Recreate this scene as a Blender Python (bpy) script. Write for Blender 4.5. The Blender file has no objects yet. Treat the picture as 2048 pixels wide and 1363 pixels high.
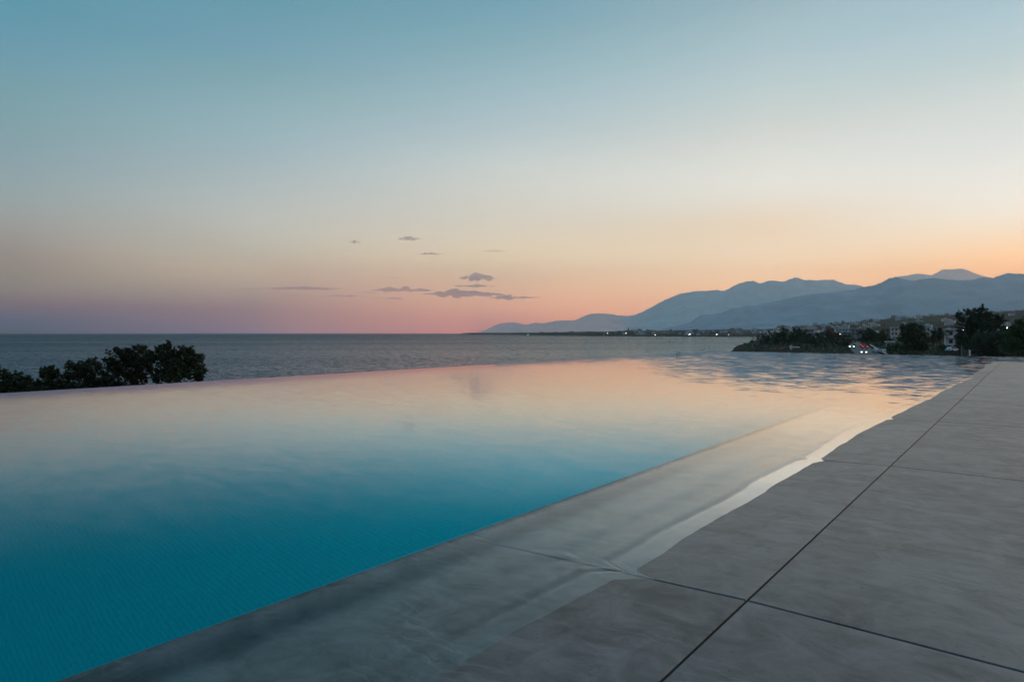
import bpy, bmesh, math, random
from mathutils import Vector, Matrix, noise as mnoise

R = random.Random(7)
SC = bpy.context.scene
COL = SC.collection
F = 1290.0            # focal length in photo pixels (2048 wide)
HZ = 665.0            # true horizon row in the photo
CAMZ = 0.8
SEA = -11.2


def s2l(c):
    return tuple((v / 255 / 12.92) if v / 255 <= 0.04045 else ((v / 255 + 0.055) / 1.055) ** 2.4 for v in c)


# ------------------------------------------------------------------ helpers
def tag(o, label=None, cat=None, group=None, kind=None):
    if label: o["label"] = label
    if cat: o["category"] = cat
    if group: o["group"] = group
    if kind: o["kind"] = kind
    return o


def mesh_obj(name, verts, faces, mats, parent=None, smooth=False, mat_idx=None, loc=None):
    me = bpy.data.meshes.new(name)
    me.from_pydata(verts, [], faces)
    for m in (mats if isinstance(mats, (list, tuple)) else [mats]):
        me.materials.append(m)
    if mat_idx:
        me.polygons.foreach_set("material_index", mat_idx)
    if smooth:
        me.polygons.foreach_set("use_smooth", [True] * len(me.polygons))
    me.update()
    o = bpy.data.objects.new(name, me)
    COL.objects.link(o)
    if parent is not None:
        o.parent = parent
    if loc is not None:
        o.location = loc
    return o


def empty(name, loc, rz=0.0):
    o = bpy.data.objects.new(name, None)
    o.empty_display_size = 0.3
    COL.objects.link(o)
    o.location = loc
    o.rotation_euler = (0, 0, rz)
    return o


def copy_tree(o, parent=None):
    c = o.copy()
    COL.objects.link(c)
    c.parent = parent
    for ch in o.children:
        copy_tree(ch, c)
    return c


class MB:
    """collects shapes into one mesh"""
    def __init__(self):
        self.v, self.f, self.mi = [], [], []

    def box(self, x0, x1, y0, y1, z0, z1, mi=0):
        b = len(self.v)
        self.v += [(x0, y0, z0), (x1, y0, z0), (x1, y1, z0), (x0, y1, z0), (x0, y0, z1), (x1, y0, z1), (x1, y1, z1), (x0, y1, z1)]
        for q in ((0, 3, 2, 1), (4, 5, 6, 7), (0, 1, 5, 4), (1, 2, 6, 5), (2, 3, 7, 6), (3, 0, 4, 7)):
            self.f.append(tuple(b + i for i in q)); self.mi.append(mi)
        return self

    def prism(self, prof, y0, y1, mi=0):
        """profile in XZ extruded along Y"""
        b, n = len(self.v), len(prof)
        self.v += [(x, y0, z) for x, z in prof] + [(x, y1, z) for x, z in prof]
        self.f.append(tuple(b + i for i in range(n))); self.mi.append(mi)
        self.f.append(tuple(b + n + i for i in reversed(range(n)))); self.mi.append(mi)
        for i in range(n):
            j = (i + 1) % n
            self.f.append((b + i, b + n + i, b + n + j, b + j)); self.mi.append(mi)
        return self

    def tube(self, pts, rads, n=8, mi=0):
        b = len(self.v)
        for k, p in enumerate(pts):
            p = Vector(p)
            t = (Vector(pts[min(k + 1, len(pts) - 1)]) - Vector(pts[max(k - 1, 0)])).normalized()
            a = t.orthogonal().normalized(); c = t.cross(a)
            for i in range(n):
                q = p + (a * math.cos(2 * math.pi * i / n) + c * math.sin(2 * math.pi * i / n)) * rads[k]
                self.v.append(tuple(q))
        for k in range(len(pts) - 1):
            for i in range(n):
                j = (i + 1) % n
                self.f.append((b + k * n + i, b + k * n + j, b + (k + 1) * n + j, b + (k + 1) * n + i)); self.mi.append(mi)
        self.f.append(tuple(b + i for i in reversed(range(n)))); self.mi.append(mi)
        e = b + (len(pts) - 1) * n
        self.f.append(tuple(e + i for i in range(n))); self.mi.append(mi)
        return self

    def ball(self, c, r, nu=10, nv=7, mi=0):
        b = len(self.v)
        rx, ry, rz = r if isinstance(r, (tuple, list)) else (r, r, r)
        for j in range(nv + 1):
            th = math.pi * j / nv
            for i in range(nu):
                ph = 2 * math.pi * i / nu
                self.v.append((c[0] + rx * math.sin(th) * math.cos(ph), c[1] + ry * math.sin(th) * math.sin(ph), c[2] + rz * math.cos(th)))
        for j in range(nv):
            for i in range(nu):
                k = (i + 1) % nu
                self.f.append((b + j * nu + i, b + (j + 1) * nu + i, b + (j + 1) * nu + k, b + j * nu + k)); self.mi.append(mi)
        return self

    def build(self, name, mats, parent=None, smooth=False, loc=None):
        return mesh_obj(name, self.v, self.f, mats, parent, smooth, self.mi, loc)


def at(px, py, Y):
    """the point at depth Y that the photo shows at pixel px, py"""
    return Vector(((px - 1024) / F * Y, Y, CAMZ - (py - HZ) / F * Y))


# ------------------------------------------------------------------ node helpers
def new_mat(name):
    m = bpy.data.materials.new(name)
    m.use_nodes = True
    m.node_tree.nodes.clear()
    return m, m.node_tree.nodes, m.node_tree.links


def simple(name, col, rough=0.7, var=0.0, scale=5.0, emit=None, estr=1.0, spec=0.5, metal=0.0):
    m, N, L = new_mat(name)
    out = N.new("ShaderNodeOutputMaterial"); p = N.new("ShaderNodeBsdfPrincipled")
    p.inputs["Base Color"].default_value = (*col, 1)
    p.inputs["Roughness"].default_value = rough
    p.inputs["Specular IOR Level"].default_value = spec
    p.inputs["Metallic"].default_value = metal
    if emit:
        p.inputs["Emission Color"].default_value = (*emit, 1)
        p.inputs["Emission Strength"].default_value = estr
    if var > 0:
        tc = N.new("ShaderNodeNewGeometry"); nt = N.new("ShaderNodeTexNoise")
        nt.inputs["Scale"].default_value = scale; nt.inputs["Detail"].default_value = 4
        L.new(tc.outputs["Position"], nt.inputs["Vector"])
        mx = N.new("ShaderNodeMix"); mx.data_type = "RGBA"
        mx.inputs["A"].default_value = (*[c * (1 - var) for c in col], 1)
        mx.inputs["B"].default_value = (*[min(1, c * (1 + var)) for c in col], 1)
        L.new(nt.outputs["Fac"], mx.inputs["Factor"])
        L.new(mx.outputs["Result"], p.inputs["Base Color"])
    L.new(p.outputs[0], out.inputs[0])
    return m


def math_node(N, L, op, a, b=None, c=None, clamp=False):
    n = N.new("ShaderNodeMath"); n.operation = op; n.use_clamp = clamp
    for i, v in enumerate((a, b, c)):
        if v is None: continue
        if isinstance(v, (int, float)): n.inputs[i].default_value = v
        else: L.new(v, n.inputs[i])
    return n.outputs[0]


def maprange(N, L, v, a, b, c, d, smooth=False):
    n = N.new("ShaderNodeMapRange"); n.clamp = True
    if smooth: n.interpolation_type = "SMOOTHSTEP"
    if isinstance(v, (int, float)): n.inputs[0].default_value = v
    else: L.new(v, n.inputs[0])
    for i, x in enumerate((a, b, c, d)): n.inputs[i + 1].default_value = x
    return n.outputs[0]


# ------------------------------------------------------------------ camera
cam = bpy.data.objects.new("camera", bpy.data.cameras.new("camera"))
COL.objects.link(cam)
cam.location = (0, 0, CAMZ)
cam.rotation_euler = (math.pi / 2, 0, 0)
cam.data.sensor_width = 36.0
cam.data.lens = F / 2048 * 36.0
cam.data.shift_y = -(681.5 - HZ) / 2048
cam.data.clip_start = 0.05
cam.data.clip_end = 90000
SC.camera = cam

# ------------------------------------------------------------------ sky (dusk, sun already down on the right)
def elev(px, py):
    return math.degrees(math.atan((HZ - py) / math.hypot(F, px - 1024)))

# The haze box below dims and veils the sky; the sky colours are set to what is seen THROUGH that air.
RHO = 6.0e-5
HZX0, HZX1, HZY0, HZY1, HZTOP = -8000.0, 18500.0, -13000.0, 23600.0, 2350.0
AIR = (0.09, 0.155, 0.205)
CORR = {30: [(-0.0266, -0.0162, -0.0236), (-0.0282, -0.0339, -0.0146), (-0.0295, -0.0222, -0.0378), (-0.0527, -0.0454, -0.0287), (-0.0594, -0.0231, -0.0189), (-0.0489, -0.031, -0.0252), (-0.0595, -0.0466, -0.0393), (-0.051, -0.006, -0.0071), (-0.039, -0.0375, -0.0254), (-0.1108, -0.0174, 0.0084), (-0.3044, -0.0311, -0.0323)], 512: [(-0.0296, -0.0256, -0.0334), (-0.0281, -0.0314, -0.0102), (-0.0448, -0.0421, -0.0602), (-0.0333, -0.0253, -0.0115), (-0.084, -0.0579, -0.0429), (-0.0709, -0.0439, -0.0267), (-0.1325, -0.0516, -0.0379), (-0.1172, -0.0574, -0.0467), (-0.1515, -0.0558, -0.0352), (-0.1639, -0.0825, -0.0504), (-0.2284, -0.0452, 0.0052)], 1024: [(-0.034, -0.0315, -0.0106), (-0.0539, -0.0454, -0.0538), (-0.0422, -0.0329, -0.0175), (-0.0686, -0.0582, -0.0473), (-0.0538, -0.0376, -0.0246), (-0.0956, -0.069, -0.0529), (-0.1437, -0.0917, -0.0437), (-0.1007, -0.0423, -0.049), (-0.2001, -0.11, -0.0654), (-0.0759, -0.039, -0.0403), (-0.1359, -0.0906, -0.0532), (-0.1359, -0.0906, -0.0532)], 1536: [(-0.0262, -0.0268, -0.0226), (-0.0701, -0.0578, -0.0361), (-0.0577, -0.0376, -0.0372), (-0.0897, -0.0911, -0.0756), (-0.0489, -0.0283, -0.0139), (-0.1069, -0.068, -0.0375), (-0.1316, -0.1303, -0.1172), (-0.1422, -0.0895, -0.053), (-0.1345, -0.0786, -0.0645), (-0.1345, -0.0786, -0.0645), (-0.1345, -0.0786, -0.0645)], 2018: [(-0.03, -0.0181, 0.0112), (-0.1108, -0.0864, -0.069), (-0.0707, -0.0666, -0.052), (-0.1474, -0.1122, -0.0682), (-0.1064, -0.0582, -0.0272), (-0.1857, -0.0987, -0.0431), (-0.2213, -0.1323, -0.084), (-0.2213, -0.1323, -0.084), (-0.2213, -0.1323, -0.084), (-0.2213, -0.1323, -0.084)]}
#ENDCORR
def through_air(az, e, c, d=(0, 0, 0)):
    a, e = math.radians(az), math.radians(max(e, 0.0))
    dx, dy, dz = math.sin(a) * math.cos(e), math.cos(a) * math.cos(e), math.sin(e)
    ts = [(HZX1 if dx > 0 else HZX0) / dx if abs(dx) > 1e-6 else 1e9, (HZY1 if dy > 0 else HZY0) / dy if abs(dy) > 1e-6 else 1e9, HZTOP / dz if dz > 1e-6 else 1e9]
    T = math.exp(-RHO * min(ts))
    return tuple(max(0.004, (v - k * (1 - T) + q) / T) for v, k, q in zip(s2l(c), AIR, d))

cols = []
def column(az, px, rows, extra=()):
    k = CORR.get(px, [(0, 0, 0)] * len(rows))
    st = [(elev(px, y), through_air(az, elev(px, y), c, d)) for (y, c), d in zip(rows, k)] + [(e, through_air(az, e, c)) for e, c in extra]
    cols.append((az, sorted(st)))
ZEN = [(45, (84, 136, 160)), (65, (66, 116, 146)), (90, (58, 106, 138))]
column(-37.6, 30, [(0, (97, 150, 168)), (90, (110, 155, 172)), (200, (125, 160, 168)), (300, (138, 163, 170)), (380, (148, 163, 165)), (450, (155, 156, 153)),
                   (520, (146, 139, 134)), (570, (136, 130, 127)), (605, (120, 114, 122)), (640, (98, 104, 119)), (665, (85, 100, 114))], ZEN)
column(-21.7, 512, [(0, (107, 155, 170)), (90, (120, 161, 177)), (150, (130, 167, 176)), (250, (150, 177, 185)), (330, (165, 182, 186)), (430, (184, 187, 182)),
                    (500, (184, 177, 165)), (540, (181, 167, 153)), (580, (165, 148, 142)), (620, (147, 128, 133)), (665, (128, 117, 130))], ZEN)
column(0, 1024, [(0, (120, 162, 178)), (100, (142, 176, 186)), (200, (165, 188, 196)), (270, (182, 197, 200)), (330, (199, 206, 203)), (400, (210, 208, 198)),
                 (460, (214, 204, 186)), (520, (215, 195, 170)), (560, (211, 180, 156)), (600, (205, 164, 146)), (640, (190, 146, 139)), (665, (180, 138, 138))], ZEN)
column(21.7, 1536, [(0, (155, 182, 190)), (100, (175, 196, 202)), (200, (195, 207, 206)), (270, (212, 215, 210)), (350, (224, 223, 215)), (400, (229, 221, 207)),
                    (450, (233, 214, 190)), (500, (235, 211, 184)), (540, (235, 202, 170)), (600, (238, 181, 150)), (665, (228, 160, 138))], ZEN)
column(37.6, 2018, [(0, (172, 197, 205)), (100, (189, 206, 209)), (200, (210, 218, 214)), (300, (226, 227, 222)), (400, (238, 230, 218)), (440, (243, 226, 205)),
                    (490, (250, 215, 180)), (530, (251, 200, 158)), (600, (250, 180, 132)), (665, (242, 164, 126))], ZEN)
cols.append((62, [(0, (250, 165, 112)), (3, (255, 190, 130)), (7, (255, 214, 172)), (12, (242, 228, 208)), (20, (216, 222, 216)), (28, (180, 204, 208)), (45, (110, 158, 176)), (65, (70, 120, 148)), (90, (58, 106, 138))]))
cols.append((115, [(0, (150, 130, 130)), (4, (178, 160, 150)), (9, (170, 172, 168)), (16, (150, 172, 178)), (28, (118, 158, 174)), (45, (80, 132, 158)), (65, (62, 112, 142)), (90, (58, 106, 138))]))
cols.append((180, [(0, (72, 84, 106)), (4, (98, 100, 122)), (9, (122, 118, 136)), (15, (118, 130, 148)), (28, (92, 130, 152)), (45, (72, 118, 146)), (65, (60, 108, 140)), (90, (58, 106, 138))]))
cols.append((-100, [(0, (80, 90, 110)), (4, (104, 104, 120)), (9, (126, 124, 134)), (15, (122, 138, 150)), (28, (96, 140, 160)), (45, (76, 126, 152)), (65, (62, 110, 142)), (90, (58, 106, 138))]))
cols = [(a, [(e, through_air(a, e, c)) for e, c in st] if a in (62, 115, 180, -100) else st) for a, st in cols]
cols.sort()

world = bpy.data.worlds.new("World")
SC.world = world
world.use_nodes = True
N, L = world.node_tree.nodes, world.node_tree.links
N.clear()
tc = N.new("ShaderNodeTexCoord")
sep = N.new("ShaderNodeSeparateXYZ"); L.new(tc.outputs["Generated"], sep.inputs[0])
az = math_node(N, L, "MULTIPLY", math_node(N, L, "ARCTAN2", sep.outputs[0], sep.outputs[1]), 180 / math.pi)
el = math_node(N, L, "MULTIPLY", math_node(N, L, "ARCSINE", sep.outputs[2]), 180 / math.pi)
pos = math_node(N, L, "POWER", math_node(N, L, "DIVIDE", math_node(N, L, "MAXIMUM", el, 0.0), 90.0), 0.5)
ramps = []
for a, stops in cols:
    cr = N.new("ShaderNodeValToRGB")
    cr.color_ramp.interpolation = "B_SPLINE"
    els = cr.color_ramp.elements
    stops = [(max(e, 0.0), c) for e, c in stops]
    while len(els) < len(stops): els.new(0.5)
    for e_, (e, c) in zip(els, stops): e_.position = math.sqrt(e / 90.0)
    for e_, (e, c) in zip(els, stops): e_.color = (*[v / 8 for v in c], 1)
    L.new(pos, cr.inputs[0])
    ramps.append((a, cr.outputs[0]))
prev = ramps[0][1]
seq = ramps[1:] + []
pa = ramps[0][0]
for a, sock in seq:
    mx = N.new("ShaderNodeMix"); mx.data_type = "RGBA"
    L.new(maprange(N, L, az, pa, a, 0, 1), mx.inputs["Factor"])
    L.new(prev, mx.inputs["A"]); L.new(sock, mx.inputs["B"])
    prev = mx.outputs["Result"]; pa = a
# close the circle: from -180 up to the -100 column
mx = N.new("ShaderNodeMix"); mx.data_type = "RGBA"
L.new(maprange(N, L, az, -180, -100, 1, 0), mx.inputs["Factor"])
L.new(prev, mx.inputs["A"]); L.new(ramps[-1][1], mx.inputs["B"])
bg = N.new("ShaderNodeBackground"); bg.inputs[1].default_value = 8.0
L.new(mx.outputs["Result"], bg.inputs[0])
wo = N.new("ShaderNodeOutputWorld"); L.new(bg.outputs[0], wo.inputs[0])

# ------------------------------------------------------------------ materials
def deck_material():
    m, N, L = new_mat("grey_stoneware")
    out = N.new("ShaderNodeOutputMaterial"); p = N.new("ShaderNodeBsdfPrincipled")
    tc = N.new("ShaderNodeTexCoord")
    at_ = N.new("ShaderNodeAttribute"); at_.attribute_name = "slab"
    cx = N.new("ShaderNodeCombineXYZ")
    L.new(math_node(N, L, "MULTIPLY", at_.outputs["Fac"], 37.0), cx.inputs[0]); L.new(math_node(N, L, "MULTIPLY", at_.outputs["Fac"], 91.0), cx.inputs[1]); L.new(math_node(N, L, "MULTIPLY", at_.outputs["Fac"], 13.0), cx.inputs[2])
    ad = N.new("ShaderNodeVectorMath"); ad.operation = "ADD"; L.new(tc.outputs["Object"], ad.inputs[0]); L.new(cx.outputs[0], ad.inputs[1])
    co = ad.outputs[0]
    def nz(scale, detail, sx=1, sy=1, rot=0.0, dist=0.0, rough=0.55):
        mp = N.new("ShaderNodeMapping"); mp.inputs["Scale"].default_value = (sx, sy, 1); mp.inputs["Rotation"].default_value = (0, 0, rot)
        L.new(co, mp.inputs["Vector"])
        n = N.new("ShaderNodeTexNoise"); n.inputs["Scale"].default_value = scale; n.inputs["Detail"].default_value = detail
        n.inputs["Distortion"].default_value = dist; n.inputs["Roughness"].default_value = rough
        L.new(mp.outputs[0], n.inputs["Vector"])
        return n.outputs["Fac"]
    big = maprange(N, L, nz(1.5, 5, dist=1.0, rough=0.6), 0.3, 0.7, 0, 1)
    mot = maprange(N, L, nz(7.0, 8, dist=0.7, rough=0.68), 0.3, 0.7, 0, 1)
    streak = maprange(N, L, nz(5.0, 9, 0.5, 2.4, 0.5, 0.9, 0.66), 0.32, 0.68, 0, 1)
    fine = nz(150, 4, rough=0.7)
    f = math_node(N, L, "ADD", math_node(N, L, "MULTIPLY", big, 0.24), math_node(N, L, "MULTIPLY", streak, 0.16))
    f = math_node(N, L, "ADD", f, math_node(N, L, "MULTIPLY", mot, 0.38))
    f = math_node(N, L, "ADD", f, math_node(N, L, "MULTIPLY", fine, 0.22))
    f = math_node(N, L, "ADD", f, maprange(N, L, at_.outputs["Fac"], 0, 1, -0.06, 0.06))
    # trowel arcs and small dark pores
    vo = N.new("ShaderNodeTexWave"); vo.wave_type = "RINGS"; vo.inputs["Scale"].default_value = 7.0; vo.inputs["Distortion"].default_value = 9.0
    vo.inputs["Detail"].default_value = 5; vo.inputs["Detail Scale"].default_value = 1.6
    L.new(co, vo.inputs["Vector"])
    arc = math_node(N, L, "MULTIPLY", maprange(N, L, vo.outputs["Fac"], 0.75, 1.0, 0, 1), maprange(N, L, nz(1.9, 3), 0.55, 0.68, 0, 0.20))
    f = math_node(N, L, "ADD", f, arc)
    por = maprange(N, L, nz(55, 2, rough=0.5), 0.70, 0.78, 0, 0.30)
    f = math_node(N, L, "SUBTRACT", f, por)
    cr = N.new("ShaderNodeValToRGB")
    e = cr.color_ramp.elements
    e[0].position = 0.22; e[0].color = (0.042, 0.0295, 0.030, 1)
    e[1].position = 0.80; e[1].color = (0.203, 0.143, 0.140, 1)
    L.new(f, cr.inputs[0])
    L.new(cr.outputs[0], p.inputs["Base Color"])
    L.new(maprange(N, L, fine, 0.3, 0.7, 0.36, 0.46), p.inputs["Roughness"])
    L.new(maprange(N, L, f, 0.32, 0.70, 0.50, 1.25), p.inputs["Specular IOR Level"])
    b = N.new("ShaderNodeBump"); b.inputs["Strength"].default_value = 0.25; b.inputs["Distance"].default_value = 0.0012
    L.new(math_node(N, L, "ADD", mot, fine), b.inputs["Height"])
    L.new(b.outputs[0], p.inputs["Normal"])
    L.new(p.outputs[0], out.inputs[0])
    return m


def slope_normal(N, L, vec, layers):
    """world normal made from wave slopes; layers = (scale, amp socket or float, stretch xyz)"""
    acc = None
    for scale, amp, st, rot in layers:
        mp = N.new("ShaderNodeMapping"); mp.inputs["Scale"].default_value = st; mp.inputs["Rotation"].default_value = (0, 0, rot)
        L.new(vec, mp.inputs["Vector"])
        n = N.new("ShaderNodeTexNoise"); n.inputs["Scale"].default_value = scale; n.inputs["Detail"].default_value = 2.0
        L.new(mp.outputs[0], n.inputs["Vector"])
        sub = N.new("ShaderNodeVectorMath"); sub.operation = "SUBTRACT"; sub.inputs[1].default_value = (0.5, 0.5, 0.5)
        L.new(n.outputs["Color"], sub.inputs[0])
        sc = N.new("ShaderNodeVectorMath"); sc.operation = "SCALE"
        L.new(sub.outputs[0], sc.inputs[0])
        if isinstance(amp, (int, float)): sc.inputs["Scale"].default_value = amp
        else: L.new(amp, sc.inputs["Scale"])
        if acc is None: acc = sc.outputs[0]
        else:
            ad = N.new("ShaderNodeVectorMath"); ad.operation = "ADD"
            L.new(acc, ad.inputs[0]); L.new(sc.outputs[0], ad.inputs[1]); acc = ad.outputs[0]
    fl = N.new("ShaderNodeVectorMath"); fl.operation = "MULTIPLY"; fl.inputs[1].default_value = (1, 1, 0)
    L.new(acc, fl.inputs[0])
    g = N.new("ShaderNodeNewGeometry")
    # keep the mesh's own tilt
    ad = N.new("ShaderNodeVectorMath"); ad.operation = "ADD"
    L.new(g.outputs["Normal"], ad.inputs[0])
    sg = math_node(N, L, "SUBTRACT", 1.0, math_node(N, L, "MULTIPLY", g.outputs["Backfacing"], 2.0))
    s2 = N.new("ShaderNodeVectorMath"); s2.operation = "SCALE"; L.new(fl.outputs[0], s2.inputs[0]); L.new(sg, s2.inputs["Scale"])
    L.new(s2.outputs[0], ad.inputs[1])
    nm = N.new("ShaderNodeVectorMath"); nm.operation = "NORMALIZE"; L.new(ad.outputs[0], nm.inputs[0])
    return nm.outputs[0]


def pool_water_material():
    m, N, L = new_mat("pool_water")
    out = N.new("ShaderNodeOutputMaterial");     tc = N.new("ShaderNodeTexCoord")
    v = tc.outputs["Object"]
    sp = N.new("ShaderNodeSeparateXYZ"); L.new(v, sp.inputs[0])
    # breeze ruffles the far end
    far = maprange(N, L, math_node(N, L, "ADD", sp.outputs[1], math_node(N, L, "MULTIPLY", sp.outputs[0], 0.55)), 5.0, 16.0, 0, 1, True)
    at_ = N.new("ShaderNodeAttribute"); at_.attribute_name = "wash"
    wash = at_.outputs["Fac"]
    pt = N.new("ShaderNodeTexNoise"); pt.inputs["Scale"].default_value = 0.35; pt.inputs["Detail"].default_value = 3; L.new(v, pt.inputs["Vector"])
    gust = maprange(N, L, pt.outputs["Fac"], 0.35, 0.65, 0.80, 1.18)
    far = math_node(N, L, "MULTIPLY", far, gust)
    big = math_node(N, L, "ADD", 0.012, math_node(N, L, "MULTIPLY", far, 0.05))
    mid = math_node(N, L, "ADD", math_node(N, L, "MULTIPLY", gust, 0.034), math_node(N, L, "MULTIPLY", far, 0.06))
    small = math_node(N, L, "ADD", math_node(N, L, "MULTIPLY", gust, 0.009), math_node(N, L, "MULTIPLY", far, 0.03))
    breeze = maprange(N, L, sp.outputs[0], -8.5, -2.6, 0.07, 0.012)
    fine = math_node(N, L, "MAXIMUM", breeze, math_node(N, L, "MULTIPLY", wash, 0.06))
    sh_ = N.new("ShaderNodeAttribute"); sh_.attribute_name = "shelf"
    nrm = slope_normal(N, L, v, [(2.0, big, (1, 1.8, 1), 0.75), (5.5, mid, (0.8, 1.9, 1), 0.68), (13.0, small, (0.8, 1.7, 1), 0.6), (220.0, fine, (1, 1, 1), 0.2)])
    fr = N.new("ShaderNodeFresnel"); fr.inputs["IOR"].default_value = 1.333; L.new(nrm, fr.inputs["Normal"])
    rf = N.new("ShaderNodeBsdfRefraction"); rf.inputs["IOR"].default_value = 1.333; rf.inputs["Roughness"].default_value = 0.0; rf.inputs["Color"].default_value = (1.33, 1.33, 1.33, 1); L.new(nrm, rf.inputs["Normal"])
    gl = N.new("ShaderNodeBsdfGlossy"); gl.inputs["Roughness"].default_value = 0.0; L.new(nrm, gl.inputs["Normal"])
    mx = N.new("ShaderNodeMixShader")
    w_ = maprange(N, L, fr.outputs[0], 0.165, 0.60, 0.010, 1, True)
    f2 = math_node(N, L, "MULTIPLY", fr.outputs[0], fr.outputs[0])
    ws = math_node(N, L, "MINIMUM", math_node(N, L, "MULTIPLY", f2, 6.5, clamp=True), math_node(N, L, "ADD", w_, 0.20))
    w_ = math_node(N, L, "MAXIMUM", w_, math_node(N, L, "MULTIPLY", sh_.outputs["Fac"], ws))
    w_ = math_node(N, L, "MAXIMUM", w_, math_node(N, L, "MULTIPLY", wash, math_node(N, L, "MULTIPLY", f2, 10.0, clamp=True)))
    # over the shallow shelf the film is too thin to bend light: it lets it straight through
    tn_ = N.new("ShaderNodeAttribute"); tn_.attribute_name = "thin"
    gb = N.new("ShaderNodeNewGeometry")
    w_ = math_node(N, L, "MULTIPLY", w_, math_node(N, L, "SUBTRACT", 1.0, math_node(N, L, "MULTIPLY", gb.outputs["Backfacing"], tn_.outputs["Fac"])))
    tp = N.new("ShaderNodeBsdfTransparent"); tp.inputs["Color"].default_value = (0.93, 0.965, 0.97, 1)
    th = N.new("ShaderNodeMixShader"); L.new(tn_.outputs["Fac"], th.inputs[0]); L.new(rf.outputs[0], th.inputs[1]); L.new(tp.outputs[0], th.inputs[2])
    L.new(w_, mx.inputs[0])
    va = N.new("ShaderNodeVolumeAbsorption"); va.inputs["Color"].default_value = (0.16, 0.905, 0.915, 1); va.inputs["Density"].default_value = 1.0
    L.new(va.outputs[0], out.inputs["Volume"])
    L.new(th.outputs[0], mx.inputs[1]); L.new(gl.outputs[0], mx.inputs[2])
    L.new(mx.outputs[0], out.inputs[0])
    return m


def sea_material():
    m, N, L = new_mat("sea_water")
    out = N.new("ShaderNodeOutputMaterial")
    g = N.new("ShaderNodeNewGeometry"); v = g.outputs["Position"]
    sp = N.new("ShaderNodeSeparateXYZ"); L.new(v, sp.inputs[0])
    dist = math_node(N, L, "SQRT", math_node(N, L, "ADD", math_node(N, L, "POWER", sp.outputs[0], 2.0), math_node(N, L, "POWER", sp.outputs[1], 2.0)))
    mp = N.new("ShaderNodeMapping"); mp.inputs["Scale"].default_value = (0.0011, 0.006, 1); L.new(v, mp.inputs["Vector"])
    n = N.new("ShaderNodeTexNoise"); n.inputs["Scale"].default_value = 1.0; n.inputs["Detail"].default_value = 5; L.new(mp.outputs[0], n.inputs["Vector"])
    wind = maprange(N, L, n.outputs["Fac"], 0.35, 0.65, 0.75, 1.3)
    off = maprange(N, L, dist, 200, 5000, 0.9, 4.0)
    amp = math_node(N, L, "MULTIPLY", wind, off)
    shelter = maprange(N, L, math_node(N, L, "DIVIDE", sp.outputs[0], dist), -0.5, 0.35, 1.9, 0.5)
    amp = math_node(N, L, "MULTIPLY", amp, shelter)
    nrm = slope_normal(N, L, v, [(0.25, amp, (1, 1.5, 1), 0.5), (1.6, math_node(N, L, "MULTIPLY", amp, 0.9), (1, 1.5, 1), 0.5)])
    fr = N.new("ShaderNodeFresnel"); fr.inputs["IOR"].default_value = 1.333; L.new(nrm, fr.inputs["Normal"])
    df = N.new("ShaderNodeBsdfDiffuse"); df.inputs["Color"].default_value = (0.012, 0.060, 0.085, 1)
    gl = N.new("ShaderNodeBsdfGlossy"); gl.inputs["Roughness"].default_value = 0.08; gl.inputs["Color"].default_value = (0.80, 1, 1.08, 1); L.new(nrm, gl.inputs["Normal"])
    mx = N.new("ShaderNodeMixShader")
    L.new(maprange(N, L, fr.outputs[0], 0.05, 1.0, 0.02, 0.70, True), mx.inputs[0])
    L.new(df.outputs[0], mx.inputs[1]); L.new(gl.outputs[0], mx.inputs[2])
    L.new(mx.outputs[0], out.inputs[0])
    return m


M = {}
M["deck"] = deck_material()
M["grout"] = simple("dark_grout", (0.035, 0.036, 0.038), 0.9, 0.3, 40)
M["water"] = pool_water_material()
M["sea"] = sea_material()


def mosaic_material():
    m, N, L = new_mat("teal_mosaic")
    out = N.new("ShaderNodeOutputMaterial"); p = N.new("ShaderNodeBsdfPrincipled")
    tc = N.new("ShaderNodeTexCoord")
    br = N.new("ShaderNodeTexBrick"); br.offset = 0.0
    br.inputs["Color1"].default_value = (0.012, 0.92, 0.92, 1)
    br.inputs["Color2"].default_value = (0.012, 0.86, 0.87, 1)
    br.inputs["Mortar"].default_value = (0.012, 0.72, 0.74, 1)
    br.inputs["Scale"].default_value = 1.0
    br.inputs["Brick Width"].default_value = 0.025; br.inputs["Row Height"].default_value = 0.025
    br.inputs["Mortar Size"].default_value = 0.002
    L.new(tc.outputs["Object"], br.inputs["Vector"])
    L.new(br.outputs["Color"], p.inputs["Base Color"])
    p.inputs["Roughness"].default_value = 0.6
    p.inputs["Specular IOR Level"].default_value = 0.0
    L.new(p.outputs[0], out.inputs[0])
    return m


M["mosaic"] = mosaic_material()
M["concrete"] = simple("pool_concrete", (0.26, 0.25, 0.24), 0.8, 0.15, 2)
M["land"] = simple("scrub_land", (0.012, 0.015, 0.010), 0.95, 0.6, 0.05, spec=0.1)
M["road"] = simple("pale_asphalt", (0.16, 0.155, 0.15), 0.85, 0.2, 0.8)
M["paint"] = simple("white_paint", (0.75, 0.75, 0.73), 0.6, 0.08, 3)
M["bark"] = simple("bark", (0.055, 0.045, 0.035), 0.9, 0.4, 6)
M["bark_pale"] = simple("palm_bark", (0.13, 0.115, 0.095), 0.9, 0.4, 6)

# ------------------------------------------------------------------ pool and deck, in the deck's own frame
AZ = math.radians(38.9)
u = Vector((math.sin(AZ), math.cos(AZ), 0)); n_ = Vector((-math.cos(AZ), math.sin(AZ), 0))
DORG = n_ * 0.666
def deckframe(o):
    o.location = DORG
    o.rotation_euler = (0, 0, -AZ)
    return o

INNER, SLOPE = 1.13, 0.040 / 1.13
WL = -0.010                         # pool level
END, RIMY, RIMX, RIGHT, BACK = 22.5, 27.8, -10.15, 9.0, -4.0
J0, JS = 1.944, 2.5                 # cross joints

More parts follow.
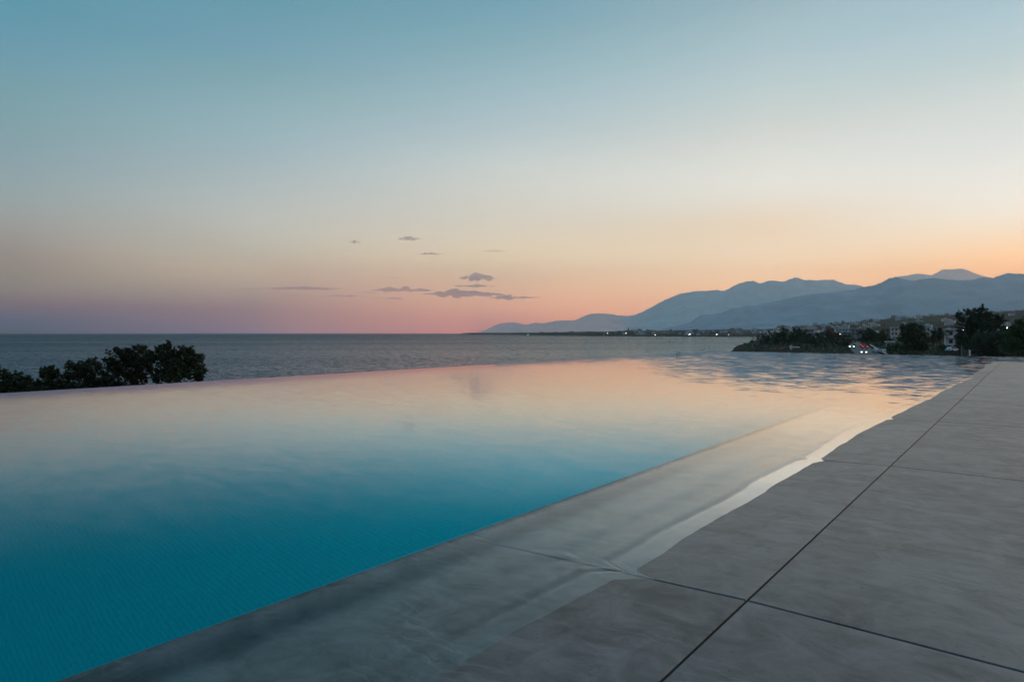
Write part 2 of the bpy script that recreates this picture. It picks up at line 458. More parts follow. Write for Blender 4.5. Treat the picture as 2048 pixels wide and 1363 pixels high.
def zdeck(x):
    return SLOPE * x if x < 0 else 0.0

def slab(mb, x0, x1, y0, y1, bev=0.003):
    """one slab with a small chamfer on its top edges, following the deck slope"""
    b = len(mb.v)
    for (xx, yy, dz) in ((x0, y0, -0.03), (x1, y0, -0.03), (x1, y1, -0.03), (x0, y1, -0.03),
                         (x0, y0, -bev), (x1, y0, -bev), (x1, y1, -bev), (x0, y1, -bev),
                         (x0 + bev, y0 + bev, 0), (x1 - bev, y0 + bev, 0), (x1 - bev, y1 - bev, 0), (x0 + bev, y1 - bev, 0)):
        mb.v.append((xx, yy, zdeck(xx) + dz))
    for q in ((0, 1, 5, 4), (1, 2, 6, 5), (2, 3, 7, 6), (3, 0, 4, 7), (4, 5, 9, 8), (5, 6, 10, 9), (6, 7, 11, 10), (7, 4, 8, 11), (8, 9, 10, 11)):
        mb.f.append(tuple(b + i for i in q)); mb.mi.append(0)
        SLAB.append((x0 * 0.377 + y0 * 0.731) % 1.0)

mb = MB(); SLAB = []
g = 0.0035
ys = [BACK]
k = J0 - 2 * JS
while k < END - 0.1:
    if k > BACK + 0.1: ys.append(k)
    k += JS
ys.append(END)
xs = [-INNER, 0.0, 1.25, 2.5, 3.75, 5.0, 6.25, 7.5, 9.0]
for i in range(len(xs) - 1):
    for j in range(len(ys) - 1):
        slab(mb, xs[i] + (g if i else 0), xs[i + 1] - g, ys[j] + g, ys[j + 1] - (g if j < len(ys) - 2 else 0))
dk = deckframe(mb.build("deck", M["deck"]))
dk.data.attributes.new("slab", "FLOAT", "FACE").data.foreach_set("value", SLAB)
COL.objects["deck"]["kind"] = "structure"
# grout bed, 6 mm under the slabs' faces
mb = MB()
mb.v += [(-INNER + 0.004, BACK, zdeck(-INNER) - 0.005), (0, BACK, -0.005), (9, BACK, -0.005), (9, END - 0.004, -0.005), (0, END - 0.004, -0.005), (-INNER + 0.004, END - 0.004, zdeck(-INNER) - 0.005)]
mb.f += [(0, 1, 4, 5), (1, 2, 3, 4)]; mb.mi += [0, 0]
deckframe(mb.build("deck_joints", M["grout"]))["kind"] = "structure"

# pool shell: teal basin, rim walls and the outer faces of the terrace
mb = MB()
FL = -1.1
def quad(*p, mi=0):
    b = len(mb.v); mb.v.extend(p); mb.f.append((b, b + 1, b + 2, b + 3)); mb.mi.append(mi)
rw = 0.22
DEEP = -3.8  # invented drop: depth shapes the floor so the near water turns darker
def floor_z(y):
    t = max(0.0, min(1.0, (y - 0.0) / 4.2))
    return DEEP + (FL - DEEP) * t * t * (3 - 2 * t)
fy = [BACK, 0.0] + [4.2 * k / 60 for k in range(1, 61)] + [RIMY - rw]
for ya, yb in zip(fy, fy[1:]):
    quad((RIMX + rw, ya, floor_z(ya)), (-INNER + 0.03, ya, floor_z(ya)), (-INNER + 0.03, yb, floor_z(yb)), (RIMX + rw, yb, floor_z(yb)))
quad((-INNER + 0.03, END - 0.03, FL), (RIGHT, END - 0.03, FL), (RIGHT, RIMY - rw, FL), (-INNER + 0.03, RIMY - rw, FL))
quad((-INNER + 0.03, BACK, DEEP), (-INNER + 0.03, BACK, -0.075), (-INNER + 0.03, END - 0.03, -0.075), (-INNER + 0.03, END - 0.03, DEEP))
quad((-INNER + 0.03, END - 0.03, FL), (-INNER + 0.03, END - 0.03, -0.036), (RIGHT, END - 0.03, -0.036), (RIGHT, END - 0.03, FL))
quad((RIMX + rw, BACK, DEEP), (RIMX + rw, RIMY - rw, DEEP), (RIMX + rw, RIMY - rw, -0.03), (RIMX + rw, BACK, -0.03))
quad((RIMX + rw, RIMY - rw, FL), (RIGHT, RIMY - rw, FL), (RIGHT, RIMY - rw, -0.03), (RIMX + rw, RIMY - rw, -0.03))
quad((RIMX + rw, BACK, DEEP), (RIMX + rw, BACK, 0), (-INNER, BACK, 0), (-INNER, BACK, DEEP))
mb.box(RIMX, RIMX + rw - 0.002, BACK, RIMY, -8.0, -0.03, 1)
mb.box(RIMX + rw, RIGHT, RIMY - rw + 0.002, RIMY, -8.0, -0.03, 1)
mb.box(RIGHT + 0.002, RIGHT + 0.3, BACK, RIMY, -8.0, 0.0, 1)
mb.box(RIMX, RIGHT + 0.3, BACK - 0.3, BACK - 0.002, -8.0, -0.04, 1)
deckframe(mb.build("pool_basin", [M["mosaic"], M["concrete"]]))["kind"] = "structure"

# the water: wavy brim on the deck, rounded falls over the rim
OFF = [(-4, .46), (1.0, .43), (1.27, .427), (1.7, .42), (1.86, .40), (1.925, .33), (1.944, .28), (1.963, .33), (1.99, .385), (2.4, .40), (2.82, .398), (3.7, .40), (4.3, .395), (4.42, .36), (4.48, .39), (5.2, .41),
       (6.1, .42), (6.85, .395), (6.944, .35), (7.05, .38), (8.0, .36), (9.07, .33), (9.44, .30), (10.4, .31), (11.8, .27), (13.2, .22), (14.4, .18), (16.0, .20), (17.5, .205), (20, .20), (END, .21)]
def off(y):
    for (a, p), (b, q) in zip(OFF, OFF[1:]):
        if y <= b:
            t = (y - a) / (b - a); t = t * t * (3 - 2 * t) if b - a > 0.2 else t
            o = p + (q - p) * t
            break
    else:
        o = OFF[-1][1]
    w = 0.5 + 0.05 * y
    o += 0.022 * w * mnoise.noise((y * 1.7, 3.1, 0)) + 0.007 * mnoise.noise((y * 6.1, 7.7, 0)) + 0.002 * mnoise.noise((y * 22, 1.7, 0)) + max(0, y - 8) * 0.0045 * mnoise.noise((y * 0.9, 9.7, 0))
    return max(0.06, o)

yl = []
y = BACK
while y < END:
    yl.append(y)
    y += 0.012 if 0.8 < y < 3.2 else (0.02 if y < 8 else 0.05)
yl.append(END)
dl = [0, .002, .005, .009, .014, .02, .03, .04, .05, .065, .08, .09, .1, .11, .12, .13, .14, .155, .17, .19, .21, .23, .25, .27, .29, .31, .34, .38, .42, .46, .50, .54, .58, .62, .55, .7, 1.15, 1.35, 1.6, 2.2, 3, 4, 5.2, 6.5, 8, 9.2]
verts, faces, wash, shelf, thin = [], [], [], [], []
def ridge(d, c, w): return math.exp(-((d - c) / w) ** 2)
for y in yl:
    o = off(y)
    c1 = 0.115 + 0.03 * mnoise.noise((y * 0.8, 0.3, 5)); c2 = c1 + 0.15 + 0.05 * mnoise.noise((y * 0.6, 8.3, 5))
    fade = 1.0 / (1 + max(0, y - 3) * 0.25)
    for d in dl:
        if d in (.46, .50, .54, .58, .62): d = .42 + (d - .42) / .24 * (INNER - o - .44)
        if d == .55: d = INNER - o - 0.010
        if d == .7: d = INNER - o + 0.004
        x = -(o + d)
        if d == dl[-1]: x = RIMX + 0.06
        film = zdeck(x) - 0.0010 + 0.0034 * (1 - math.exp(-d / 0.020))
        lvl = WL + fade * (-0.0010 * ridge(d, c1 - .004, .012) + 0.0009 * ridge(d, c1 + .03, .022) - 0.0010 * ridge(d, c2, .04) + 0.0009 * ridge(d, c2 + .08, .05))
        kk = 0.0005
        z = max(film, lvl) + kk * math.log(1 + math.exp(-abs(film - lvl) / kk)) - (kk * 0.2 if d < .02 else 0) * 0
        if d > 0.43: z = WL
        verts.append((x, y, z))
        shelf.append(max(0.0, min(1.0, (INNER + x) / 0.07)))
        thin.append(max(0.0, min(1.0, (INNER - 0.070 + x) / 0.06)))
        wash.append(max(0.0, min(1.0, (c1 - d) / 0.022 )))
    # over the left rim
    for (dx, dz) in ((-0.035, -.003), (-.055, -.010), (-.066, -.022), (-.070, -.05), (-.072, -.5)):
        verts.append((RIMX + 0.06 + dx, y, WL + dz)); wash.append(0.0); shelf.append(0.0); thin.append(0.0)
nc = len(dl) + 5
for i in range(len(yl) - 1):
    for j in range(nc - 1):
        a = i * nc + j
        faces.append((a, a + nc, a + nc + 1, a + 1))
# far arm of the pool, beyond the deck's end
b = len(verts)
xl = [RIMX - 0.012, RIMX - 0.010, RIMX - 0.006, RIMX + 0.005, RIMX + 0.025, RIMX + 0.06] + [RIMX + 0.6 + i * (RIGHT - RIMX - 0.6) / 24 for i in range(25)]
xz = [-.5, -.05, -.022, -.010, -.003] + [0] * 26
yr = [END, END + .5, END + 1.5, END + 2.5, END + 3.5, RIMY - 0.6, RIMY - 0.06, RIMY - 0.025, RIMY - 0.005, RIMY + 0.006, RIMY + 0.010, RIMY + 0.012]
yz = [0] * 7 + [-.003, -.010, -.022, -.05, -.5]
for yy, dz in zip(yr, yz):
    for xx, dzx in zip(xl, xz):
        verts.append((xx, yy, WL + min(dz, dzx))); wash.append(0.0)
for i in range(len(yr) - 1):
    for j in range(len(xl) - 1):
        a = b + i * len(xl) + j
        faces.append((a, a + 1, a + 1 + len(xl), a + len(xl)))
wo_ = mesh_obj("pool_water", verts, faces, M["water"], smooth=True)
att = wo_.data.attributes.new("wash", "FLOAT", "POINT")
att.data.foreach_set("value", wash)
shelf += [0.0] * (len(verts) - len(shelf))
wo_.data.attributes.new("shelf", "FLOAT", "POINT").data.foreach_set("value", shelf)
thin += [0.0] * (len(verts) - len(thin))
wo_.data.attributes.new("thin", "FLOAT", "POINT").data.foreach_set("value", thin)
deckframe(wo_)["kind"] = "structure"

# two little fittings standing on the rim, left of the far corner
for i, (px, lab) in enumerate(((1355, "left one of two tiny grey pegs on the pool rim near its far corner"), (1359.5, "right one of two tiny grey pegs on the pool rim near its far corner"))):
    Y = 25.4
    p = at(px, 706, Y)
    mb = MB()
    mb.tube([(0, 0, 0), (0, 0, .07), (0, 0, .075), (0, 0, .09), (0, 0, .094)], [.012, .012, .017, .017, .008], 10)
    tag(mb.build("rim_peg", simple("peg_grey%d" % i, (.12, .12, .11), .5), loc=(p.x, p.y, WL - .02)), lab, "peg", "pegs on the pool rim")

# ------------------------------------------------------------------ sea and land
def lerp(tab, x):
    if x <= tab[0][0]: return tab[0][1]
    for (a, p), (b, q) in zip(tab, tab[1:]):
        if x <= b: return p + (q - p) * (x - a) / (b - a)
    return tab[-1][1]

def azpx(px): return math.degrees(math.atan((px - 1024) / F))
sv, sf = [(0, 0, SEA)], []
NA = 96
rings = [30, 80, 200, 500, 1200, 3000, 5000, 7600]
for r in rings:
    for i in range(NA):
        a = 2 * math.pi * i / NA
        sv.append((max(-7800.0, r * math.sin(a)), r * math.cos(a), SEA))
for i in range(NA):
    sf.append((0, 1 + (i + 1) % NA, 1 + i))
for k in range(len(rings) - 1):
    for i in range(NA):
        j = (i + 1) % NA
        sf.append((1 + k * NA + i, 1 + k * NA + j, 1 + (k + 1) * NA + j, 1 + (k + 1) * NA + i))
mesh_obj("sea", sv, sf, M["sea"])["kind"] = "structure"

NEAR = [(-180, 90), (-40, 62), (-10, 70), (5, 90), (14, 120), (18, 190), (19.2, 330), (20.2, 430), (20.9, 640), (21.6, 1100), (22.3, 2600)]
FAR = [(-4.4, 9000), (-3.7, 4300), (-1.5, 3600), (1.6, 3080), (4.7, 2700), (7.8, 2290), (14, 2100), (20.3, 2000), (22.5, 1900)]
HILL = [(-5, 0), (2, 0), (8, 6), (15, 12), (21, 14), (24, 22), (28, 34), (31, 46), (34, 58), (38.5, 70), (60, 90)]
def land_z(a, r):
    ns, fs = lerp(NEAR, a), lerp(FAR, a)
    if a < -4.4: fs = 1e9
    nz = mnoise.fractal((r * math.sin(math.radians(a)) * .004, r * math.cos(math.radians(a)) * .004, 0), 1.0, 2.0, 4)
    if ns < r < fs:
        return SEA - 1.0
    if r <= ns:
        z = -6.4 + 0.03 * (r - 223) if a > 17 else -7.2
        z = max(-7.2, min(-4.6, z))
        e = min(1.0, (ns - r) / max(25.0, 0.12 * ns))
        z = (SEA - 0.4) + (z - SEA + 0.4) * e ** 0.6
        if a > 22.3:
            t = max(0.0, min(1.0, (r - 900) / 1700.0))
            z += (lerp(HILL, a) + 5) * t * t * (3 - 2 * t) + nz * 6 * t
        return z
    t = max(0.0, min(1.0, (r - fs) / 900.0))
    return SEA + 1.2 + 3 * min(1, (r - fs) / 60.0) + (lerp(HILL, a) + 6) * t * t * (3 - 2 * t) + nz * 5 * t

def land_at(x, y):
    return land_z(math.degrees(math.atan2(x, y)), math.hypot(x, y))

lv, lf = [], []
azs = []
a = -75.0
while a < 80.01:
    azs.append(a); a += 0.25 if -6 < a < 46 else 1.5
rs = [3.0]
while rs[-1] < 9000: rs.append(rs[-1] * (1.03 if rs[-1] > 100 else 1.15))
for a in azs:
    for r in rs:
        lv.append((r * math.sin(math.radians(a)), r * math.cos(math.radians(a)), land_z(a, r) if r > 14 else -8.5))
for i in range(len(azs) - 1):
    for j in range(len(rs) - 1):
        q = i * len(rs) + j
        lf.append((q, q + len(rs), q + len(rs) + 1, q + 1))
mesh_obj("land", lv, lf, M["land"], smooth=True)["kind"] = "structure"

# ------------------------------------------------------------------ mountains
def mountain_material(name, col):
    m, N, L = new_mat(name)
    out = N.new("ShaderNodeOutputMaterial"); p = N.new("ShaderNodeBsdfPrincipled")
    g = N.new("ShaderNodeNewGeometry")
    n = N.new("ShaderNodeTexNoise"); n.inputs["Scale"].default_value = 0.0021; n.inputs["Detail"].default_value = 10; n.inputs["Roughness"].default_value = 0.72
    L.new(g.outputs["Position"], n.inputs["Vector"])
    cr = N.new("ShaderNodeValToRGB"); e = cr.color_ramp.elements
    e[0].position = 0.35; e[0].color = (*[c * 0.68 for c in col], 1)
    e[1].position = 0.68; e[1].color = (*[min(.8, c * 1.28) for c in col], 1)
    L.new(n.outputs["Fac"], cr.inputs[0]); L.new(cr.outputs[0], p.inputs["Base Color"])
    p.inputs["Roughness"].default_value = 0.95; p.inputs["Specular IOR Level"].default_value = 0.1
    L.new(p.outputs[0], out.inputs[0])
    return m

def mountain(name, pts, D, W, mat, base=-8.0, seed=0.0, jit=0.6, rough=1.0):
    """a range with its crest through the given photo points at depth D, flanks W deep"""
    cr = []
    for (x0, y0), (x1, y1) in zip(pts, pts[1:]):
        k = max(2, int((x1 - x0) / 2.0))
        for i in range(k):
            t = i / k
            cr.append((x0 + (x1 - x0) * t, y0 + (y1 - y0) * t))
    cr.append(pts[-1])
    for _ in range(1):
        cr = [cr[0]] + [(c[0], (p[1] + 2 * c[1] + q[1]) / 4) for p, c, q in zip(cr, cr[1:], cr[2:])] + [cr[-1]]
    prof = [(-(1 - q / 28) ** 1.15, (q / 28) ** 1.35) for q in range(28)] + [(0, 1), (.06, .95), (.2, .8), (.5, .45), (1.0, 0)]
    v, f = [], []
    for px, py in cr:
        py += jit * 1.5 * mnoise.fractal((px * .11, seed, 1), .8, 2.0, 5)
        top = at(px, min(py, 664.6), D)
        H = max(2.0, top.z - base)
        for t, h in prof:
            Y = D + t * W
            X = top.x * (1 + (t * W / D) * 0.75)
            w = math.sin(math.pi * min(1, h)) ** .6 if t < 0 else 0
            z = base + H * h
            rg = 1 - 2 * abs(mnoise.noise((X / 1100 + seed + .4 * mnoise.noise((Y / 900, X / 900, seed)), Y / 3200, seed)))
            z += w * H * rough * (0.13 * rg + 0.12 * mnoise.fractal((X / 700 + seed, Y / 1300, seed), 0.75, 2.1, 6))
            if t < 0: z = min(z, base + H * (0.2 + .8 * (1 + t)) )
            v.append((X, Y, z))
    n = len(prof)
    for i in range(len(cr) - 1):
        for j in range(n - 1):
            q = i * n + j
            f.append((q, q + n, q + n + 1, q + 1))
    o = mesh_obj(name, v, f, mat, smooth=True)
    o["kind"] = "structure"
    return o

def sub(pts, x0, y0, s):
    return [(x0 + X * s, y0 + Y * s) for X, Y in pts]

far_pts = [(950, 665)] + [(958, 664), (964, 662), (979, 656), (990, 650), (1002, 646.5), (1015, 644.8), (1028, 644), (1040, 646), (1049, 649.5), (1060, 647.5), (1072, 644.5), (1087, 646.5), (1100, 652), (1120, 660)]
main_pts = [(962, 665), (975, 664), (990, 660.6), (1017, 653), (1037, 647.5), (1052, 650), (1066, 650), (1084, 647.5), (1100, 643), (1119, 640.7), (1149, 640), (1159, 636), (1169, 631), (1183, 627.5), (1198, 626), (1212, 627), (1225, 628), (1239, 631), (1255, 631), (1269, 630), (1285, 623), (1301, 615), (1330, 599), (1360, 587), (1395, 581)] + \
    sub([(60, 375), (120, 362), (210, 356), (280, 373), (350, 340), (450, 290), (570, 252), (660, 252), (720, 278), (770, 270), (820, 248), (880, 240), (950, 258), (1020, 255), (1090, 225), (1150, 207), (1200, 218), (1260, 245), (1300, 235), (1350, 238), (1410, 248), (1450, 238), (1530, 233), (1600, 235), (1680, 262), (1780, 300), (1850, 293), (1930, 308)], 1400, 520, .166) + [(1740, 578), (1790, 590), (1850, 605)]
peak_pts = [(1760, 585)] + sub([(250, 300), (400, 240), (560, 192), (660, 182), (760, 160), (850, 170), (930, 182), (1000, 150), (1070, 112), (1180, 112), (1240, 104), (1300, 100), (1370, 118), (1450, 155), (1540, 185), (1650, 210)], 1708, 520, .166) + [(2010, 562), (2060, 580)]
front_pts = [(1270, 664), (1310, 661), (1350, 652), (1380, 645)] + sub([(0, 655), (100, 655), (200, 648), (290, 620), (400, 572), (480, 580), (520, 550), (690, 545), (740, 520), (850, 510), (1000, 475), (1120, 445), (1300, 415), (1420, 400), (1600, 385), (1750, 368), (1860, 358), (1950, 322)], 1400, 520, .166) + \
    sub([(130, 322), (240, 300), (330, 272), (420, 220), (500, 200), (600, 230), (720, 248), (850, 222), (980, 215), (1080, 232), (1160, 236), (1280, 243), (1420, 235), (1560, 205), (1660, 212), (1760, 185), (1850, 155), (1930, 160), (2048, 165)], 1708, 520, .166) + [(2100, 548), (2160, 556), (2240, 566), (2340, 590), (2460, 620), (2600, 640)]
hill_pts = [(1530, 664), (1560, 661), (1620, 657), (1680, 652), (1740, 648.5), (1800, 645), (1850, 641), (1900, 637), (1950, 635), (2000, 632), (2048, 630), (2120, 630), (2250, 638)]
M["mount"] = mountain_material("hazy_mountain", (0.24, 0.39, 0.50))  # mountain colour with part of the blue air haze painted in
M["hazy_rock"] = mountain_material("hazy_rock_mountain", (0.40, 0.57, 0.68))  # farther ranges: pale rock, lightened and blued to add distance haze
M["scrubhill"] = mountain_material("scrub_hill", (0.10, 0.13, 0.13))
mountain("far_headland", far_pts, 19000, 2500, M["hazy_rock"], seed=2.2, jit=.3)
mountain("distant_mountain", peak_pts, 21000, 2500, M["hazy_rock"], seed=9.4, jit=.4)
mountain("mountain_range", main_pts, 17500, 4500, M["hazy_rock"], seed=4.7, jit=.8)
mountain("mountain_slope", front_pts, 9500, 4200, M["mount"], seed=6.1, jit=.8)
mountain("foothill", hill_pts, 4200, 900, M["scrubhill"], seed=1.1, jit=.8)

# ------------------------------------------------------------------ haze
def haze_box():
    m, N, L = new_mat("haze_air")
    out = N.new("ShaderNodeOutputMaterial"); v = N.new("ShaderNodeVolumePrincipled")
    v.inputs["Color"].default_value = (0.86, 0.95, 1.0, 1)
    v.inputs["Density"].default_value = RHO
    v.inputs["Anisotropy"].default_value = 0.5
    L.new(v.outputs[0], out.inputs["Volume"])
    mb = MB().box(HZX0, HZX1, HZY0, HZY1, SEA - 2.2, HZTOP)
    mb.build("haze", m)["kind"] = "stuff"
haze_box()

# ------------------------------------------------------------------ foliage
def leaf_material(name, col, var=0.5):
    m, N, L = new_mat(name)
    out = N.new("ShaderNodeOutputMaterial")
    g = N.new("ShaderNodeNewGeometry")
    p = N.new("ShaderNodeBsdfPrincipled"); p.inputs["Roughness"].default_value = 0.65; p.inputs["Specular IOR Level"].default_value = 0.25
    mx = N.new("ShaderNodeMix"); mx.data_type = "RGBA"
    mx.inputs["A"].default_value = (*[c * (1 - var) for c in col], 1)
    mx.inputs["B"].default_value = (col[0] * (1 + var), col[1] * (1 + var * .9), col[2] * (1 + var * .5), 1)
    L.new(g.outputs["Random Per Island"], mx.inputs["Factor"])
    L.new(mx.outputs["Result"], p.inputs["Base Color"])
    tr = N.new("ShaderNodeBsdfTranslucent"); L.new(mx.outputs["Result"], tr.inputs["Color"])
    ms = N.new("ShaderNodeMixShader"); ms.inputs[0].default_value = 0.15
    L.new(p.outputs[0], ms.inputs[1]); L.new(tr.outputs[0], ms.inputs[2]); L.new(ms.outputs[0], out.inputs[0])
    return m

LEAF = {"olive": leaf_material("olive_leaf", (0.045, 0.060, 0.030)), "dark": leaf_material("dark_leaf", (0.042, 0.072, 0.034)),
        "green": leaf_material("green_leaf", (0.052, 0.11, 0.04)), "brown": leaf_material("dry_frond", (0.055, 0.048, 0.028)),
        "grey": leaf_material("grey_leaf", (0.075, 0.10, 0.068))}

def tree(name, label, cat, Y, blobs, mat, nleaf, lsize, base_px=None, group=None, trunk_r=0.12, bark="bark", seed=0, gz=None, shell=0.55, dens=1.1, grow=1.0):
    """blobs: (px, py, rx, ry) crown lumps in photo pixels at depth Y -> real lumps with depth of their own"""
    rnd = random.Random(seed + 11)
    cx = sum(b[0] * b[2] * b[3] for b in blobs) / sum(b[2] * b[3] for b in blobs) if base_px is None else base_px
    bp = at(cx, HZ, Y)
    gz = land_at(bp.x, bp.y) if gz is None else gz
    root = empty(name, (bp.x, bp.y, gz))
    tag(root, label, cat, group)
    B = []
    nleaf = int(nleaf * dens)
    for (px, py, rx, ry) in blobs:
        rx *= grow; ry *= grow
        dy = rnd.uniform(-.5, .5) * rx / F * Y
        c = at(px, py, Y + dy)
        B.append((Vector((c.x - bp.x, c.y - bp.y, c.z - gz)), rx / F * Y, ry / F * Y))
    mb = MB()
    v, f = mb.v, mb.f
    tot = sum(b[1] * b[2] for b in B)
    for c, rx, rz in B:
        ry = (rx + rz) * 0.5
        # sub clumps
        ncl = max(5, int(9 * (rx * rz / (tot / len(B))) ** .5))
        cl = []
        for _ in range(ncl):
            d = Vector((rnd.gauss(0, 1), rnd.gauss(0, 1), rnd.gauss(0, 1))).normalized() * rnd.uniform(shell, 1.0)
            cl.append((c + Vector((d.x * rx, d.y * ry, d.z * rz)), rnd.uniform(.18, .44)))
        tw = []
        for _ in range(int(ncl * 2.2)):
            d = Vector((rnd.gauss(0, 1), rnd.gauss(0, 1), rnd.gauss(.25, .9))).normalized()
            tw.append(d * rnd.uniform(.95, 1.34))
        cnt = int(nleaf * rx * rz / tot)
        for _ in range(cnt):
            rr_ = rnd.random()
            if rr_ < .30:
                # sprigs pushing out of the outline
                sd = rnd.choice(tw); t_ = rnd.uniform(.55, 1.0)
                cc = c; d = sd * t_ + Vector((rnd.gauss(0, .05), rnd.gauss(0, .05), rnd.gauss(0, .05)))
            elif rr_ < .86:
                cc, rr = rnd.choice(cl)
                d = Vector((rnd.gauss(0, 1), rnd.gauss(0, 1), rnd.gauss(0, 1))).normalized() * rnd.random() ** .5 * rr
            else:
                cc = c; d = Vector((rnd.gauss(0, 1), rnd.gauss(0, 1), rnd.gauss(0, 1))).normalized() * rnd.random() ** .4 * .9
            p = cc + Vector((d.x * rx, d.y * ry, d.z * rz))
            if p.z < 0.15: continue
            a = Vector((rnd.gauss(0, 1), rnd.gauss(0, 1), rnd.gauss(0, .7))).normalized()
            bb = a.orthogonal().normalized()
            bb.rotate(Matrix.Rotation(rnd.uniform(0, 6.28), 3, a))
            s = lsize * rnd.uniform(.6, 1.35)
            q = len(v)
            v.extend([tuple(p - a * s), tuple(p + bb * s * .42), tuple(p + a * s), tuple(p - bb * s * .42)])
            f.append((q, q + 1, q + 2, q + 3)); mb.mi.append(0)
    mb.build("crown", LEAF[mat], root)
    # trunk and limbs
    tb = MB()
    zb = min(b[0].z - b[2] * .5 for b in B)
    fork = Vector((0, 0, max(.3, min(zb, 0.55 * max(b[0].z for b in B)))))
    lean = Vector((rnd.uniform(-.15, .15), rnd.uniform(-.15, .15), 0)) * fork.z
    tb.tube([(0, 0, -.3), tuple(lean * .4 + fork * .5), tuple(lean * .6 + fork)], [trunk_r * 1.4, trunk_r, trunk_r * .85])
    for c, rx, rz in B:
        st = lean * .6 + fork
        mid = (st + c) * .5 + Vector((rnd.uniform(-.1, .1) * rx, rnd.uniform(-.1, .1) * rx, -.1 * rz))
        tb.tube([tuple(st), tuple(mid), tuple(c)], [trunk_r * .6, trunk_r * .4, trunk_r * .2], 6)
        for _ in range(4):
            d = Vector((rnd.uniform(-.7, .7) * rx, rnd.uniform(-.7, .7) * rx, rnd.uniform(.1, .8) * rz))
            tb.tube([tuple(mid), tuple((mid + c + d) * .5), tuple(c + d)], [trunk_r * .3, trunk_r * .2, trunk_r * .08], 5)
    tb.build("trunk", M[bark], root, smooth=True)
    return root

# the row of dark shrubs beyond the left rim
GL = "dark shrubs beyond the left pool rim"
S = [
    ("dark shrub at the left picture edge, beyond the pool rim", 50, [(-8, 770, 26, 30), (22, 762, 24, 22), (44, 772, 20, 22), (8, 790, 30, 20), (62, 782, 14, 18), (70, 792, 16, 12)], 5600),
    ("low dark shrub with a rounded top, second from the left edge", 51, [(97, 748, 17, 17), (112, 760, 18, 18), (84, 772, 16, 18), (105, 785, 26, 18), (126, 776, 14, 18)], 4800),
    ("broad dark shrub in the middle of the row, lower than the pair on its right", 50, [(152, 742, 22, 20), (180, 740, 22, 22), (140, 765, 20, 22), (198, 758, 20, 24), (168, 778, 34, 22), (206, 772, 18, 20)], 6800),
    ("tall dark shrub with a notched top, left half of the tallest pair", 48, [(238, 710, 20, 18), (276, 708, 22, 19), (222, 735, 18, 20), (258, 735, 26, 24), (288, 732, 16, 22), (240, 762, 28, 18), (276, 756, 18, 18)], 7800),
    ("tallest dark shrub, at the right end of the row, twig sticking up", 47, [(318, 712, 20, 22), (336, 692, 8, 10), (340, 718, 22, 22), (372, 712, 20, 20), (392, 735, 18, 26), (350, 745, 34, 24), (318, 752, 16, 18), (398, 752, 12, 12)], 8400),
]
for i, (lab, Y, bl, nl) in enumerate(S):
    tree("shrub", lab, "shrub", Y, bl, "olive", nl, .125, group=GL, trunk_r=.07, seed=i, gz=-7.2 if i < 5 else None, shell=.5)

